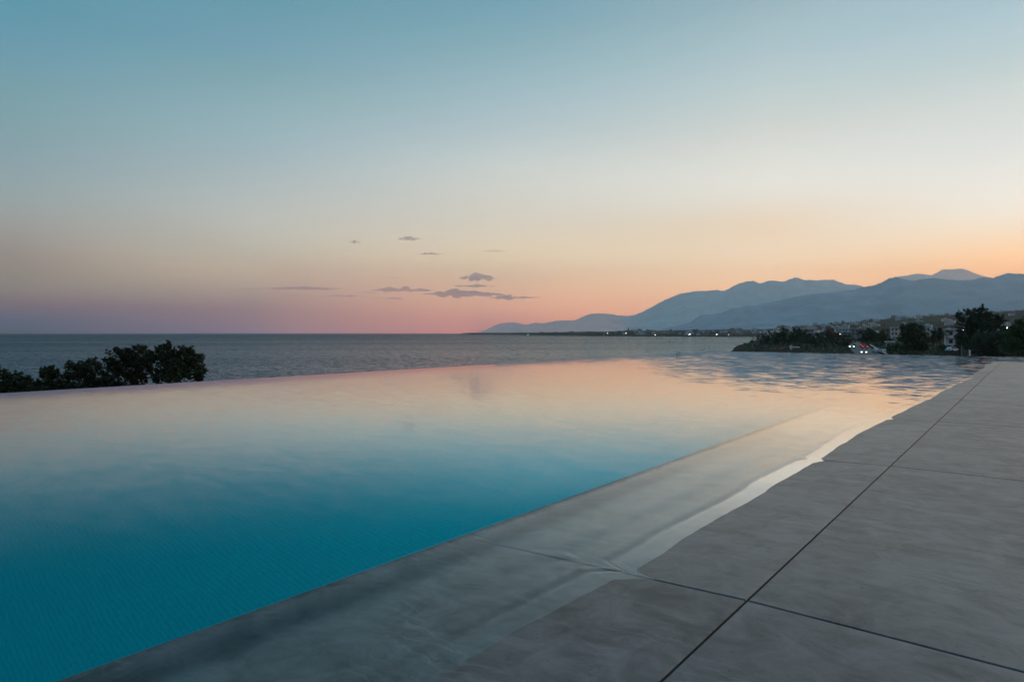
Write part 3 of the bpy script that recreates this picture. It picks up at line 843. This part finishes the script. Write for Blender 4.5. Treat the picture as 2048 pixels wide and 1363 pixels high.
# trees on the right
GR = "trees along the right shore"
T = [
    ("small pointed shrub at the tip of the wooded point", 330, [(1503, 689, 3.5, 5), (1509, 696, 9, 5), (1522, 697, 12, 7), (1496, 700, 6, 3)], 700, .5, "dark"),
    ("dark rounded tree at the seaward end of the wooded point", 300, [(1532, 682, 13, 13), (1548, 676, 14, 14), (1569, 668, 12, 11), (1540, 692, 20, 10), (1562, 686, 14, 12), (1528, 698, 20, 6), (1558, 697, 24, 8)], 3200, .42, "dark"),
    ("tallest twin-topped dark tree on the wooded point", 290, [(1592, 667, 10, 11), (1606, 668, 9, 11), (1586, 684, 12, 12), (1604, 684, 14, 12), (1584, 696, 20, 8), (1612, 697, 18, 8)], 2700, .42, "dark"),
    ("wide grey-green tree in front on the wooded point, right of the red roof", 262, [(1614, 684, 15, 14), (1636, 680, 16, 13), (1655, 676, 14, 12), (1672, 677, 14, 12), (1690, 682, 13, 15), (1640, 696, 34, 10), (1682, 696, 22, 10), (1700, 690, 8, 12)], 5200, .36, "grey"),
    ("dark tree just right of the cars on the road", 300, [(1722, 672, 7, 9), (1736, 668, 10, 10), (1748, 676, 10, 12), (1728, 682, 9, 6)], 1500, .42, "dark"),
    ("dark mid-height tree between the road and the pale kiosk", 270, [(1760, 672, 10, 10), (1772, 680, 9, 10), (1757, 688, 12, 10), (1776, 694, 12, 9)], 1800, .4, "dark"),
    ("green shrub at the foot of the twin-crowned tree", 215, [(1792, 696, 12, 9), (1780, 699, 10, 6), (1805, 698, 10, 7)], 1000, .3, "green"),
    ("twin-crowned dark tree left of the palm", 210, [(1809, 660, 9, 12), (1828, 658, 11, 12), (1842, 662, 9, 12), (1818, 676, 16, 12), (1838, 680, 16, 12), (1826, 693, 20, 11), (1848, 694, 10, 10)], 4200, .3, "dark"),
    ("big tall dark tree with two crowns, highest of all", 150, [(1932, 634, 14, 14), (1950, 628, 14, 12), (1962, 624, 10, 13), (1972, 636, 12, 14), (1988, 640, 10, 14), (2000, 644, 9, 14), (1936, 656, 16, 16), (1960, 658, 22, 20), (1988, 664, 18, 18), (1930, 676, 12, 16), (1950, 690, 22, 16), (1975, 690, 22, 14)], 9000, .24, "dark"),
    ("grey-green rounded bush in front of the biggest tree", 120, [(1962, 678, 14, 15), (1982, 684, 18, 18), (2005, 676, 16, 14), (1958, 696, 16, 14), (1996, 700, 30, 14)], 5000, .17, "grey"),
    ("dark green tree cut by the right picture edge", 112, [(2038, 654, 14, 16), (2056, 650, 18, 18), (2030, 674, 18, 16), (2050, 682, 24, 20), (2026, 696, 24, 14), (2075, 670, 20, 30)], 7000, .16, "green"),
    ("low dark hedge plant under the white house", 205, [(1888, 696, 10, 6), (1902, 698, 12, 6), (1918, 692, 8, 9), (1926, 684, 7, 10)], 1600, .25, "dark"),
    ("yellow-green bush between the white house and the biggest tree", 190, [(1919, 672, 7, 8), (1922, 684, 8, 8)], 900, .24, "green"),
]
for i, (lab, Y, bl, nl, ls, mt) in enumerate(T):
    tree("tree" if ("tree" in lab.split(",")[0] and "bush" not in lab and "shrub" not in lab and "hedge" not in lab) else "bush", lab, "bush" if ("bush" in lab.split(" in front")[0].split(" between")[0] or "shrub" in lab or "hedge" in lab) else "tree",
         Y, bl, mt, nl, ls, trunk_r=.25, seed=40 + i, group=GR, dens=1.9, grow=1.13)

# palm with a skirt of dry fronds
def palm(label, px, py_top, py_crown, Y, seed):
    rnd = random.Random(seed)
    p = at(px, HZ, Y); gz = land_at(p.x, p.y)
    root = empty("palm_tree", (p.x, p.y, gz)); tag(root, label, "palm")
    zc = at(px, py_crown, Y).z - gz
    L_ = (py_crown - py_top) / F * Y * 1.25
    tb = MB(); tb.tube([(0, 0, -.3), (.1, 0, zc * .5), (.05, 0, zc)], [.32, .24, .26], 10); tb.build("trunk", M["bark_pale"], root, smooth=True)
    for nm, mt, cnt, lo, hi in (("crown", "dark", 46, -.3, 1.3), ("dry_skirt", "brown", 30, -1.5, -.5)):
        mb = MB()
        for _ in range(cnt):
            a = rnd.uniform(0, 6.283); e = rnd.uniform(lo, hi)
            d = Vector((math.cos(a) * math.cos(e), math.sin(a) * math.cos(e), math.sin(e)))
            side = Vector((-math.sin(a), math.cos(a), 0))
            pr = Vector((.05, 0, zc)); ln = L_ * rnd.uniform(.8, 1.1) * (1 if nm == "crown" else .8)
            for s in range(9):
                t = (s + 1) / 9
                q = Vector((.05, 0, zc)) + d * ln * t + Vector((0, 0, -.55 * ln * t * t))
                w = .42 * math.sin(math.pi * (t * .85 + .12))
                for sg in (-1, 1):
                    b = len(mb.v)
                    tip = q + side * sg * w * 1.5 + d * .35 + Vector((0, 0, -.3 * w))
                    mb.v += [tuple(pr), tuple(q), tuple(tip)]
                    mb.f.append((b, b + 1, b + 2)); mb.mi.append(0)
                pr = q
        mb.build(nm, LEAF[mt], root)
    return root
palm("palm tree with a shaggy skirt of dry fronds, left of the white house", 1880, 648, 662, 215, 3)
palm("shorter palm tree with a brown shaggy crown, close left of the other palm", 1866, 654, 668, 225, 5)

# ------------------------------------------------------------------ road, cars
rp = [Vector((104.0, 183.0, 0)), Vector((108.5, 195, 0)), Vector((134.0, 250, 0)), Vector((160, 300, 0)), Vector((215, 400, 0))]
rv, rf = [], []
for i, p in enumerate(rp):
    d = (rp[min(i + 1, len(rp) - 1)] - rp[max(0, i - 1)]).normalized(); s = Vector((d.y, -d.x, 0))
    for w in (-3.6, 3.6):
        q = p + s * w
        rv.append((q.x, q.y, max(land_at(q.x, q.y), land_at(p.x, p.y)) + .12))
for i in range(len(rp) - 1):
    rf.append((2 * i, 2 * i + 1, 2 * i + 3, 2 * i + 2))
mesh_obj("road", rv, rf, M["road"])["kind"] = "structure"
def road_pt(t, w):
    seg = rp[1:3]
    d = (seg[1] - seg[0]); L0 = d.length; dn = d / L0; s = Vector((dn.y, -dn.x, 0))
    p = seg[0] + dn * t + s * w
    c = seg[0] + dn * t
    return Vector((p.x, p.y, land_at(c.x, c.y) + .2)), math.atan2(dn.y, dn.x)

M["headlight"] = simple("headlight_glow", (.9, .9, .85), .3, emit=(1, .93, .78), estr=7)
M["taillight"] = simple("taillight_glow", (.5, .02, .02), .3, emit=(1, .10, .14), estr=1.6)
M["glass"] = simple("dark_glass", (.02, .022, .025), .1)
M["tyre"] = simple("tyre", (.02, .02, .02), .9)
def make_car(paint, lit="both"):
    root = empty("car", (0, 0, 0))
    pm = simple("car_paint", paint, .35)
    mb = MB()     # x = forward
    pr = [(-2.1, .35), (-2.15, .8), (-1.95, .98), (1.0, .98), (1.9, .82), (2.1, .6), (2.1, .3)]
    mb.prism(pr, -.85, .85)
    mb.prism([(-1.75, .975), (-1.3, 1.44), (.15, 1.44), (.95, .975)], -.72, .72)
    b = mb.build("body", pm, root)
    wm = MB()
    wm.prism([(-1.55, 1.02), (-1.24, 1.38), (.1, 1.38), (.72, 1.02)], -.735, .735)
    wm.box(.55, .56, -.6, .6, 1.02, 1.03)
    wm.build("windows", M["glass"], root)
    for x in (-1.3, 1.3):
        for y in (-.8, .8):
            t = MB(); t.tube([(x, y - .1, .32), (x, y + .1, .32)], [.32, .32], 14); t.build("wheel", M["tyre"], root)
    for y in (-.65, .65):
        h = MB(); h.ball((2.06, y, .68), (.1, .2, .14)); h.build("headlight", M["headlight"] if lit in ("both", "front") else M["glass"], root)
        h = MB(); h.ball((-2.12, y, .78), (.06, .2, .14)); h.build("taillight", M["taillight"] if lit in ("both", "rear") else M["glass"], root)
    return root
GC = "cars on the road behind the pool"
for lab, t, w, back, paint, lit in (
        ("car coming nearest, headlights just over the pool rim", 9, -1.4, True, (.25, .25, .26), "both"),
        ("farther oncoming car with lit headlights at the left edge of the road", 44, -3.0, True, (.3, .3, .3), "both"),
        ("car driving away with red tail lights beside the far oncoming car", 43, 1.2, False, (.35, .04, .05), "both"),
        ("second car driving away with red tail lights, highest up the road", 56, 1.4, False, (.2, .03, .04), "both")):
    c = make_car(paint, lit)
    p, yaw = road_pt(t, w)
    c.location = p; c.rotation_euler = (0, 0, yaw + (math.pi if back else 0))
    tag(c, lab, "car", GC)
for i, (lab, px, Y, paint, yaw, py) in enumerate((("white car parked below the white house, right of the palms", 1905, 198, (.7, .7, .72), .35, 0),
                                              ("pale car parked at the right side of the road", 1752, 212, (.6, .6, .6), 1.15, 0),
                                              ("grey car parked in the row right of the road, nearer the rim", 1766, 206, (.45, .46, .48), 1.15, 0))):
    c = make_car(paint, "none"); p = at(px, HZ, Y)
    c.location = (p.x, p.y, land_at(p.x, p.y) + (.9 if i == 0 else .12)); c.rotation_euler = (0, 0, yaw)
    tag(c, lab, "car", "parked cars")

# guard rail on the right of the road
gr = empty("guard_rail", tuple(road_pt(0, 4.2)[0]))
tag(gr, "pale guard rail running along the right side of the road", "guard rail")
o0 = road_pt(0, 4.2)[0]
mb = MB(); pp = [road_pt(t, 4.2)[0] - o0 + Vector((0, 0, .62)) for t in (0, 15, 30, 45, 60)]
mb.tube([tuple(p) for p in pp], [.16] * 5, 6); mb.build("rail", M["paint"], gr)
for t in range(0, 61, 6):
    p = road_pt(t, 4.2)[0] - o0
    q = MB(); q.tube([(p.x, p.y, -.3), (p.x, p.y, .62)], [.06, .06], 6); q.build("post", M["concrete"], gr)

# ------------------------------------------------------------------ buildings
WALLC = {"white": (.62, .62, .61), "cream": (.66, .61, .53), "grey": (.30, .31, .32), "dark": (.12, .125, .13), "blue": (.50, .64, .70), "red": (.30, .11, .09), "brown": (.24, .18, .14)}
WALL = {k: simple("wall_" + k, c, .85, .12, .3) for k, c in WALLC.items()}
M["lit"] = simple("lit_window", (.8, .75, .6), .5, emit=(1, .9, .68), estr=4.5)
M["litw"] = simple("lit_window_white", (.8, .8, .75), .5, emit=(1, .98, .9), estr=5)
M["window"] = simple("window_glass", (.03, .035, .04), .15)
M["tiles"] = simple("red_roof_tiles", (.24, .07, .055), .85, .25, 2)

def small_building(name, wall, w, d, h, seed, roof="flat"):
    """flat-roofed block with parapet, stair head, balcony slabs and window openings"""
    rnd = random.Random(seed)
    mb = MB()
    st = max(1, int(h / 3))
    mb.box(-w / 2, w / 2, 0, d, -3, h)
    mb.box(-w / 2 - .15, w / 2 + .15, -.15, d + .15, h, h + .35)
    if rnd.random() < .7:
        mb.box(-w * .2, w * .12, d * .3, d * .6, h + .35, h + 2.4)
    if rnd.random() < .6:
        mb.box(w * .15, w * .5 + 2.5, .6, d * .8, -3, h * .55)
    for s in range(st):
        z = s * 3 + .9
        if rnd.random() < .7: mb.box(-w * .42, w * .42, -1.1, -.002, z - .95, z - .75)
        k = max(2, int(w / 3.2))
        for i in range(k):
            x = -w / 2 + (i + .5) * w / k
            mb.box(x - .6, x + .6, -.04, .3, z, z + 1.4, 1)
    o = mb.build(name, [WALL[wall], M["window"]])
    return o

# distant town along the shore of the bay: individual blocks
GT = "low buildings of the far town on the bay"
proto = {}
def town_block(px, r, wall, w, h, label, group, seed):
    key = (wall, round(w), round(h), seed % 3)
    a = math.radians(azpx(px))
    x, y = r * math.sin(a), r * math.cos(a)
    if key not in proto:
        o = small_building("building", wall, w, w * .8, h, seed); proto[key] = o
    else:
        o = proto[key].copy(); COL.objects.link(o)
    o.location = (x, y, land_at(x, y) - .2)
    o.rotation_euler = (0, 0, -a + R.uniform(-.4, .4))
    tag(o, label, "building", group)
    return o

for i in range(74):
    px = R.uniform(1235, 1545)
    r = lerp(FAR, azpx(px)) + 40 + R.random() ** 1.4 * 700
    wall = R.choice(["grey", "grey", "dark", "white", "blue", "brown"])
    w = R.choice([9, 12, 16, 20]); h = R.choice([6, 9, 9, 12])
    town_block(px, r, wall, w, h, "%s block with a flat roof in the far town along the bay shore" % {"grey": "grey", "dark": "dark grey", "white": "pale", "blue": "bluish", "brown": "brownish"}[wall], GT, i)
for i in range(20):
    px = R.uniform(1060, 1240)
    r = lerp(FAR, azpx(px)) + 60 + R.random() * 500
    town_block(px, r, R.choice(["dark", "dark", "grey"]), R.choice([12, 20]), R.choice([6, 9]), "low dark building at the seaward end of the far town, by the breakwater", GT, 100 + i)
# right-hand town climbing the foothill
GH = "houses on the hillside behind the trees"
for i in range(150):
    px = R.uniform(1545, 2046) if i % 3 else R.uniform(1545, 1800)
    r = 800 + R.random() ** .8 * 1900
    wall = R.choice(["white", "white", "cream", "grey", "white", "blue", "brown"])
    w = R.choice([8, 11, 14, 20]); h = R.choice([6, 6, 9])
    town_block(px, r, wall, w, h, "%s flat-roofed house in the town on the slope behind the trees" % {"white": "white", "cream": "cream", "grey": "grey", "blue": "bluish white", "brown": "brownish"}[wall], GH, 200 + i)

def placed_building(name, label, px, py_top, py_base, wpx, Y, wall, roofmat=None, seed=0, floors=None, lit=None):
    """a nearer building with wall, roof and windows of its own"""
    top, w = at(px, py_top, Y), wpx / F * Y
    gz = land_at(top.x, top.y)
    h = top.z - gz
    root = empty(name, (top.x, top.y, gz), -math.atan2(top.x, top.y) * .8)
    tag(root, label, "building" if name != "house" else "house")
    d = w * .8
    MB().box(-w / 2, w / 2, 0, d, -1.5, h).build("wall", WALL[wall], root)
    if roofmat:
        MB().prism([(-w / 2 - .4, h - .1), (0, h + w * .16), (w / 2 + .4, h - .1), (w / 2 + .4, h - .25), (-w / 2 - .4, h - .25)], -.4, d + .4).build("roof", M[roofmat], root)
    else:
        r_ = MB().box(-w / 2 - .45, w / 2 + .45, -1.3, d + .3, h, h + .35).build("roof", M["paint"] if wall == "white" else WALL[wall], root)
    st = max(1, int(h / 3)); k = max(2, int(w / 2.6))
    for s in range(st):
        z = h - (s + 1) * 3 + 1.0
        if s and not roofmat:
            MB().box(-w / 2, w / 2, -1.2, -.01, z + 2.0 - .1, z + 2.0 + .1).build("balcony", WALL[wall], root)
        for i in range(k):
            x = -w / 2 + (i + .5) * w / k
            m = MB().box(x - .55, x + .55, -.05, .2, z, z + 1.35)
            m.build("window", M["lit"] if lit == (s, i) else M["window"], root)
    return root

placed_building("house", "white two-storey house with a flat overhanging roof, between the palms and the biggest tree", 1912, 659, 700, 34, 238, "white")
placed_building("house", "small house with a red tiled roof, half hidden by the trees of the point", 1572, 697, 703, 20, 240, "cream", "tiles")
placed_building("house", "low white house wall left of the wide grey-green tree", 1589, 695, 703, 13, 238, "white")
placed_building("apartment_building", "long bluish white building above the wide grey-green tree", 1690, 657, 668, 34, 640, "blue")
placed_building("apartment_building", "building with reddish walls left of the long bluish one", 1661, 657, 668, 15, 660, "red")
placed_building("apartment_building", "brown building with a pale top, left of the twin-crowned tree", 1771, 658, 672, 16, 560, "brown")
placed_building("apartment_building", "narrow tall white building behind the twin-crowned tree", 1789, 655, 680, 12, 460, "white")
placed_building("apartment_building", "pale building between the twin-crowned tree and the palms", 1853, 655, 672, 12, 420, "cream")
placed_building("apartment_building", "pale grey building above the oncoming cars", 1710, 658, 670, 14, 580, "grey")
placed_building("kiosk", "small pale kiosk among the trees right of the road", 1781, 684, 694, 14, 240, "white")

# chimney of the little house stands as a white pillar
p = at(1582, 691, 236); gz = land_at(p.x, p.y)
mb = MB(); mb.box(-.25, .25, -.25, .25, 0, p.z - gz); mb.box(-.35, .35, -.35, .35, p.z - gz, p.z - gz + .2)
tag(mb.build("pillar", M["paint"], loc=(p.x, p.y, gz)), "thin white pillar beside the red-roofed house on the point", "pillar")
p = at(1939.5, 701, 108); gz = land_at(p.x, p.y)
mb = MB(); mb.box(-.10, .10, -.10, .10, 0, p.z - gz); mb.prism([(-.14, p.z - gz), (.14, p.z - gz), (0, p.z - gz + .14)], -.14, .14)
tag(mb.build("gate_post", M["paint"], loc=(p.x, p.y, gz)), "short white post below the biggest tree, just above the pool rim", "post")

# ------------------------------------------------------------------ lamps
def lamp_post(label, px, py, Y, rad, mat, group="street lamps"):
    p = at(px, py, Y); gz = land_at(p.x, p.y)
    if gz < SEA: gz = SEA
    root = empty("street_lamp", (p.x, p.y, gz)); tag(root, label, "street lamp", group)
    h = p.z - gz
    k = max(1.0, rad * 2)
    mb = MB(); mb.tube([(0, .3, -.3), (0, .3, h), (0, .2, h + .35 * k), (0, 0, h + .35 * k)], [.09 * k, .06 * k, .05 * k, .05 * k], 8); mb.build("pole", M["concrete"], root)
    mb = MB(); mb.ball((0, -.1, h), (rad, rad * .8, rad * .75)); mb.build("lamp_head", mat, root)
M["lampw"] = simple("lamp_white", (.9, .9, .9), .4, emit=(1, .97, .88), estr=6)
M["lampy"] = simple("lamp_warm", (.9, .85, .7), .4, emit=(1, .84, .58), estr=6)
NL = [("lit street lamp left of the biggest tree, by the white house roof", 1925, 660, 170, .22, "lampw"),
      ("lit lamp between the biggest tree and the tree at the right edge", 2013, 655, 200, .24, "lampw"),
      ("lit warm street lamp over the wide grey-green tree", 1680, 668, 330, .34, "lampy"),
      ("small lit lamp among the trees right of the oncoming cars", 1743, 686, 265, .2, "lampw"),
      ("bright pink-white lamp at the right end of the far town", 1520, 664, 1980, 1.9, "lampw"),
      ("lit lamp at the edge of the wooded point, over its first tree", 1537, 664, 1980, 1.3, "lampy"),
      ("lit lamp at the waterline, leftmost in the far town", 1207, 671, 2280, 1.5, "lampy"),
      ("lit lamp on the shore in the middle of the far town", 1310.5, 669.5, 2150, 1.7, "lampw"),
      ("lit lamp above the leftmost waterline lamp of the far town", 1215, 666, 2400, 1.2, "lampw"),
      ("dim lit lamp beside the tall dark tower of the far town", 1252, 666, 2400, 1.2, "lampw")]
for lab, px, py, Y, rad, mt in NL:
    lamp_post(lab, px, py, Y, rad, M[mt])
# lit shop fronts at the water's edge
for lab, px, py, Y, w, h in (("low building with a long lit front on the dark spit, beside the breakwater", 1059, 668.5, 3150, 17, 3.4),
                             ("dark shed with a faint lit strip at the foot of the far trees", 1142, 668.5, 2750, 20, 1.0),
                             ("shore building with a small lit front, middle of the far town", 1379, 668.5, 2090, 7, 4.0),
                             ("shore restaurant with a wide lit front, right of the middle of the far town", 1432, 669, 2060, 12, 3.6),
                             ("shore restaurant with a twin lit front, right part of the far town", 1459, 670, 2040, 9, 4.2)):
    p = at(px, py, Y)
    root = empty("restaurant", (p.x, p.y, SEA + .6)); tag(root, lab, "building", "lit buildings on the far shore")
    hz = p.z - SEA - .6
    MB().box(-w * .8, w * .8, 0, 10, -2, hz + h).build("wall", WALL["dark"], root)
    MB().box(-w * .85, w * .85, -1.5, 10.4, hz + h, hz + h + .5).build("roof", WALL["grey"], root)
    MB().box(-w / 2, w / 2, -.2, .3, hz - h / 2, hz + h / 2).build("lit_front", M["litw"], root)
# dark tower
p = at(1257, 656, 2420); gz = land_at(p.x, p.y)
mb = MB(); hh = p.z - gz; mb.box(-2.2, 2.2, 0, 5, 0, hh * .8); mb.box(-1.5, 1.5, .8, 4, hh * .8, hh); mb.prism([(-1.7, hh), (1.7, hh), (0, hh + 3)], .7, 4.2)
tag(mb.build("tower", WALL["dark"], loc=(p.x, p.y, gz)), "slim dark tower rising above the roofs of the far town", "tower")

# breakwater, tapering out to sea
mb = MB(); pts = []
rnd = random.Random(5)
for k in range(46):
    t = k / 45
    px = 941 + t * 125
    p = at(px, HZ, 1); r = 4300 + (3080 - 4300) * t
    d = Vector((p.x, p.y, 0)).normalized() * r
    pts.append((d.x, d.y, SEA - 1.0))
mb.tube(pts, [7.0 + 1.6 * rnd.random() + (1.5 if 0 < i < 4 else 0) for i in range(46)], 9)
tag(mb.build("breakwater", simple("breakwater_rock", (.035, .037, .04), .9, .4, .1)), "long low dark breakwater reaching out to sea at the foot of the mountains", "breakwater")

# dark trees of the spit as one far-off mass
rnd = random.Random(9)
mb = MB()
for _ in range(9000):
    px = 1030 + rnd.random() ** .9 * 520
    if px > 1240 and rnd.random() < .55: continue
    a = math.radians(azpx(px)); r = lerp(FAR, azpx(px)) + 8 + rnd.random() ** 2 * 260
    x, y = r * math.sin(a), r * math.cos(a)
    hmax = (10 if px < 1240 else 5) * (0.55 + .6 * abs(mnoise.noise((px * .12, r * .004, 0))) * 2)
    hmax *= min(1, (px - 1025) / 40)
    z = land_at(x, y) + rnd.random() ** 1.3 * hmax
    s = rnd.uniform(1.0, 2.2)
    d = Vector((rnd.gauss(0, 1), rnd.gauss(0, 1), rnd.gauss(0, 1))).normalized(); e = d.orthogonal().normalized()
    b = len(mb.v)
    mb.v += [(x + d.x * s, y + d.y * s, z + d.z * s), (x + e.x * s, y + e.y * s, z + e.z * s), (x - d.x * s, y - d.y * s, z - d.z * s), (x - e.x * s, y - e.y * s, z - e.z * s)]
    mb.f.append((b, b + 1, b + 2, b + 3)); mb.mi.append(0)
tag(mb.build("shore_trees", LEAF["dark"]), "far dark belt of trees along the shore of the bay", "trees", kind="stuff")
# scrub and trees between the houses of the right-hand town
mb = MB()
for _ in range(11000):
    px = rnd.uniform(1500, 2060)
    a = math.radians(azpx(px)); r = 330 + rnd.random() ** .9 * 2600
    if r < lerp(NEAR, azpx(px)) * 1.0 or azpx(px) > 22.3:
        x, y = r * math.sin(a), r * math.cos(a)
        cl = mnoise.noise((x * .012, y * .012, 4))
        if cl < -.05: continue
        z = land_at(x, y) + rnd.random() * (2.5 + 7 * max(0, cl))
        s = rnd.uniform(.5, 1.3) * (.6 + r / 1500)
        d = Vector((rnd.gauss(0, 1), rnd.gauss(0, 1), rnd.gauss(0, 1))).normalized(); e = d.orthogonal().normalized()
        b = len(mb.v)
        mb.v += [(x + d.x * s, y + d.y * s, z + d.z * s), (x + e.x * s, y + e.y * s, z + e.z * s), (x - d.x * s, y - d.y * s, z - d.z * s), (x - e.x * s, y - e.y * s, z - e.z * s)]
        mb.f.append((b, b + 1, b + 2, b + 3)); mb.mi.append(0)
tag(mb.build("town_greenery", LEAF["dark"]), "dark greenery between the houses of the hillside town", "greenery", kind="stuff")

mb = MB()
for _ in range(9000):
    px = rnd.uniform(1488, 2060); Y = rnd.uniform(150, 420)
    x = (px - 1024) / F * Y; r = math.hypot(x, Y)
    if r > lerp(NEAR, azpx(px)) - 6: continue
    if any(abs((Vector((x, Y, 0)) - a_).cross(b_)[2]) < 5.5 for a_, b_ in ((Vector((108.5, 195, 0)), Vector((25.5, 55, 0)).normalized()),)): continue
    cl = mnoise.noise((x * .09, Y * .05, 2))
    if cl < -.15 or (px < 1712 and rnd.random() < .30) or (1550 < px < 1602 and Y < 262): continue
    z = land_at(x, Y) + rnd.random() * (1.0 + 2.2 * max(0, cl)) * (1.0 if px > 1530 else .5)
    s = rnd.uniform(.3, .65)
    d = Vector((rnd.gauss(0, 1), rnd.gauss(0, 1), rnd.gauss(0, 1))).normalized(); e = d.orthogonal().normalized()
    b = len(mb.v)
    mb.v += [(x + d.x * s, Y + d.y * s, z + d.z * s), (x + e.x * s, Y + e.y * s, z + e.z * s), (x - d.x * s, Y - d.y * s, z - d.z * s), (x - e.x * s, Y - e.y * s, z - e.z * s)]
    mb.f.append((b, b + 1, b + 2, b + 3)); mb.mi.append(0)
tag(mb.build("undergrowth", LEAF["dark"]), "low dark undergrowth beneath the trees beyond the far pool rim", "undergrowth", kind="stuff")

# buoys out on the bay
for lab, px, py in (("dark buoy floating on the bay, nearer and to the left of the other", 1340, 683), ("small dark buoy floating on the bay, farther out near the town", 1405.5, 678.5)):
    Y = (CAMZ - SEA) * F / (py - HZ); p = at(px, py, Y)
    mb = MB(); mb.ball((0, 0, .3), (1.0, 1.0, .8), 12, 8); mb.tube([(0, 0, .9), (0, 0, 2.0)], [.25, .12], 8); mb.ball((0, 0, 2.1), .3, 8, 6)
    tag(mb.build("buoy", simple("buoy_dark", (.05, .05, .055), .5), loc=(p.x, p.y, SEA)), lab, "buoy", "buoys on the bay")

# ------------------------------------------------------------------ clouds: lumpy volumes far behind the mountains
def cloud_material():
    m, N, L = new_mat("cloud_vapour")
    out = N.new("ShaderNodeOutputMaterial"); v = N.new("ShaderNodeVolumePrincipled")
    v.inputs["Color"].default_value = (.93, .93, 1.0, 1)
    v.inputs["Density"].default_value = 0.0085
    L.new(v.outputs[0], out.inputs["Volume"])
    return m
M["cloud"] = cloud_material()
def cloud(label, px, py, wpx, hpx, seed, tail=0.0, Y=36000):
    """a flat bank of many ragged puffs, each a squashed lumpy ball"""
    rnd = random.Random(seed * 31 + 5)
    c = at(px, py, Y); rx, rz = wpx * .60 / F * Y, hpx * .62 / F * Y
    ry = min(rx * .6, rz * 4)
    mb = MB()
    n = int(16 + wpx * .5)
    for i in range(n):
        t = rnd.uniform(-1, 1)
        env = max(.10, (1 - abs(t) ** 1.7) * (1 - tail * max(0, t)) * (.65 + .7 * mnoise.noise((t * 2.6 * (rx / rz) ** .35, seed * 3.3, 0))))
        sx = rx * rnd.uniform(.07, .20); sz = rz * env * rnd.uniform(.35, .8)
        o = (t * rx, rnd.uniform(-.6, .6) * ry, rz * env * rnd.uniform(-.35, .75))
        b = len(mb.v)
        mb.ball(o, (sx, sx * .8, sz), 14, 9)
        for q in range(b, len(mb.v)):
            x, y, z = mb.v[q]
            k = .35 * mnoise.fractal((x / rx * 5 + seed, y / rx * 5, z / rz * 1.6), .8, 2.1, 4)
            mb.v[q] = (x + (x - o[0]) * k, y + (y - o[1]) * k, z + (z - o[2]) * k * 1.3)
    o = mb.build("cloud", M["cloud"], loc=c)
    tag(o, label, "cloud", "small dusk clouds")
CL = [("largest long grey cloud, low above the left end of the mountains", 930, 588, 124, 17, 1, .3),
      ("faint thin cloud trailing off the right end of the largest cloud", 1028, 595, 76, 11, 2, .5),
      ("ragged heaped cloud directly above the largest long cloud", 955, 556, 56, 22, 3, 0),
      ("thin streak under the ragged heaped cloud", 950, 572, 66, 6, 4, 0),
      ("flat elongated cloud left of the largest one", 803, 580, 96, 11, 5, .2),
      ("faint thin cloud just under the flat elongated one", 785, 597, 42, 5, 6, 0),
      ("leftmost long flat cloud, above the open sea", 605, 577, 116, 8, 7, 0),
      ("faint streak under the left part of the leftmost long cloud", 594, 590, 44, 5, 8, 0),
      ("faint thin cloud under the right end of the leftmost long cloud", 688, 592, 54, 7, 9, .2),
      ("short lens-shaped cloud, highest of all", 817, 478, 40, 11, 10, 0),
      ("tiny dark cloud left of the highest one", 709, 484, 26, 7, 11, .3),
      ("small thin cloud to the lower right of the highest one", 864, 508, 38, 7, 12, .2),
      ("tiny thin streak midway above the flat elongated cloud", 782, 555, 24, 4, 13, 0),
      ("faint thin streak between the leftmost long cloud and the flat one", 734, 585, 34, 4, 14, 0),
      ("very faint streak at the far left of the clouds", 502, 577, 40, 4, 15, 0),
      ("very faint specks of cloud right of the highest ones", 985, 502, 36, 4, 16, 0)]
for a in CL: cloud(*a)

# ------------------------------------------------------------------ render settings
SC.render.engine = "CYCLES"
cy = SC.cycles
cy.use_denoising = True
try: cy.denoiser = "OPENIMAGEDENOISE"
except Exception: pass
cy.max_bounces = 10; cy.diffuse_bounces = 4; cy.glossy_bounces = 6; cy.transmission_bounces = 6; cy.transparent_max_bounces = 8
cy.volume_bounces = 1
cy.caustics_refractive = True; cy.caustics_reflective = True
cy.sample_clamp_indirect = 8.0
cy.blur_glossy = 0.0
SC.view_settings.view_transform = "Standard"
SC.view_settings.look = "None"
SC.view_settings.exposure = 0.0
SC.view_settings.gamma = 1.0
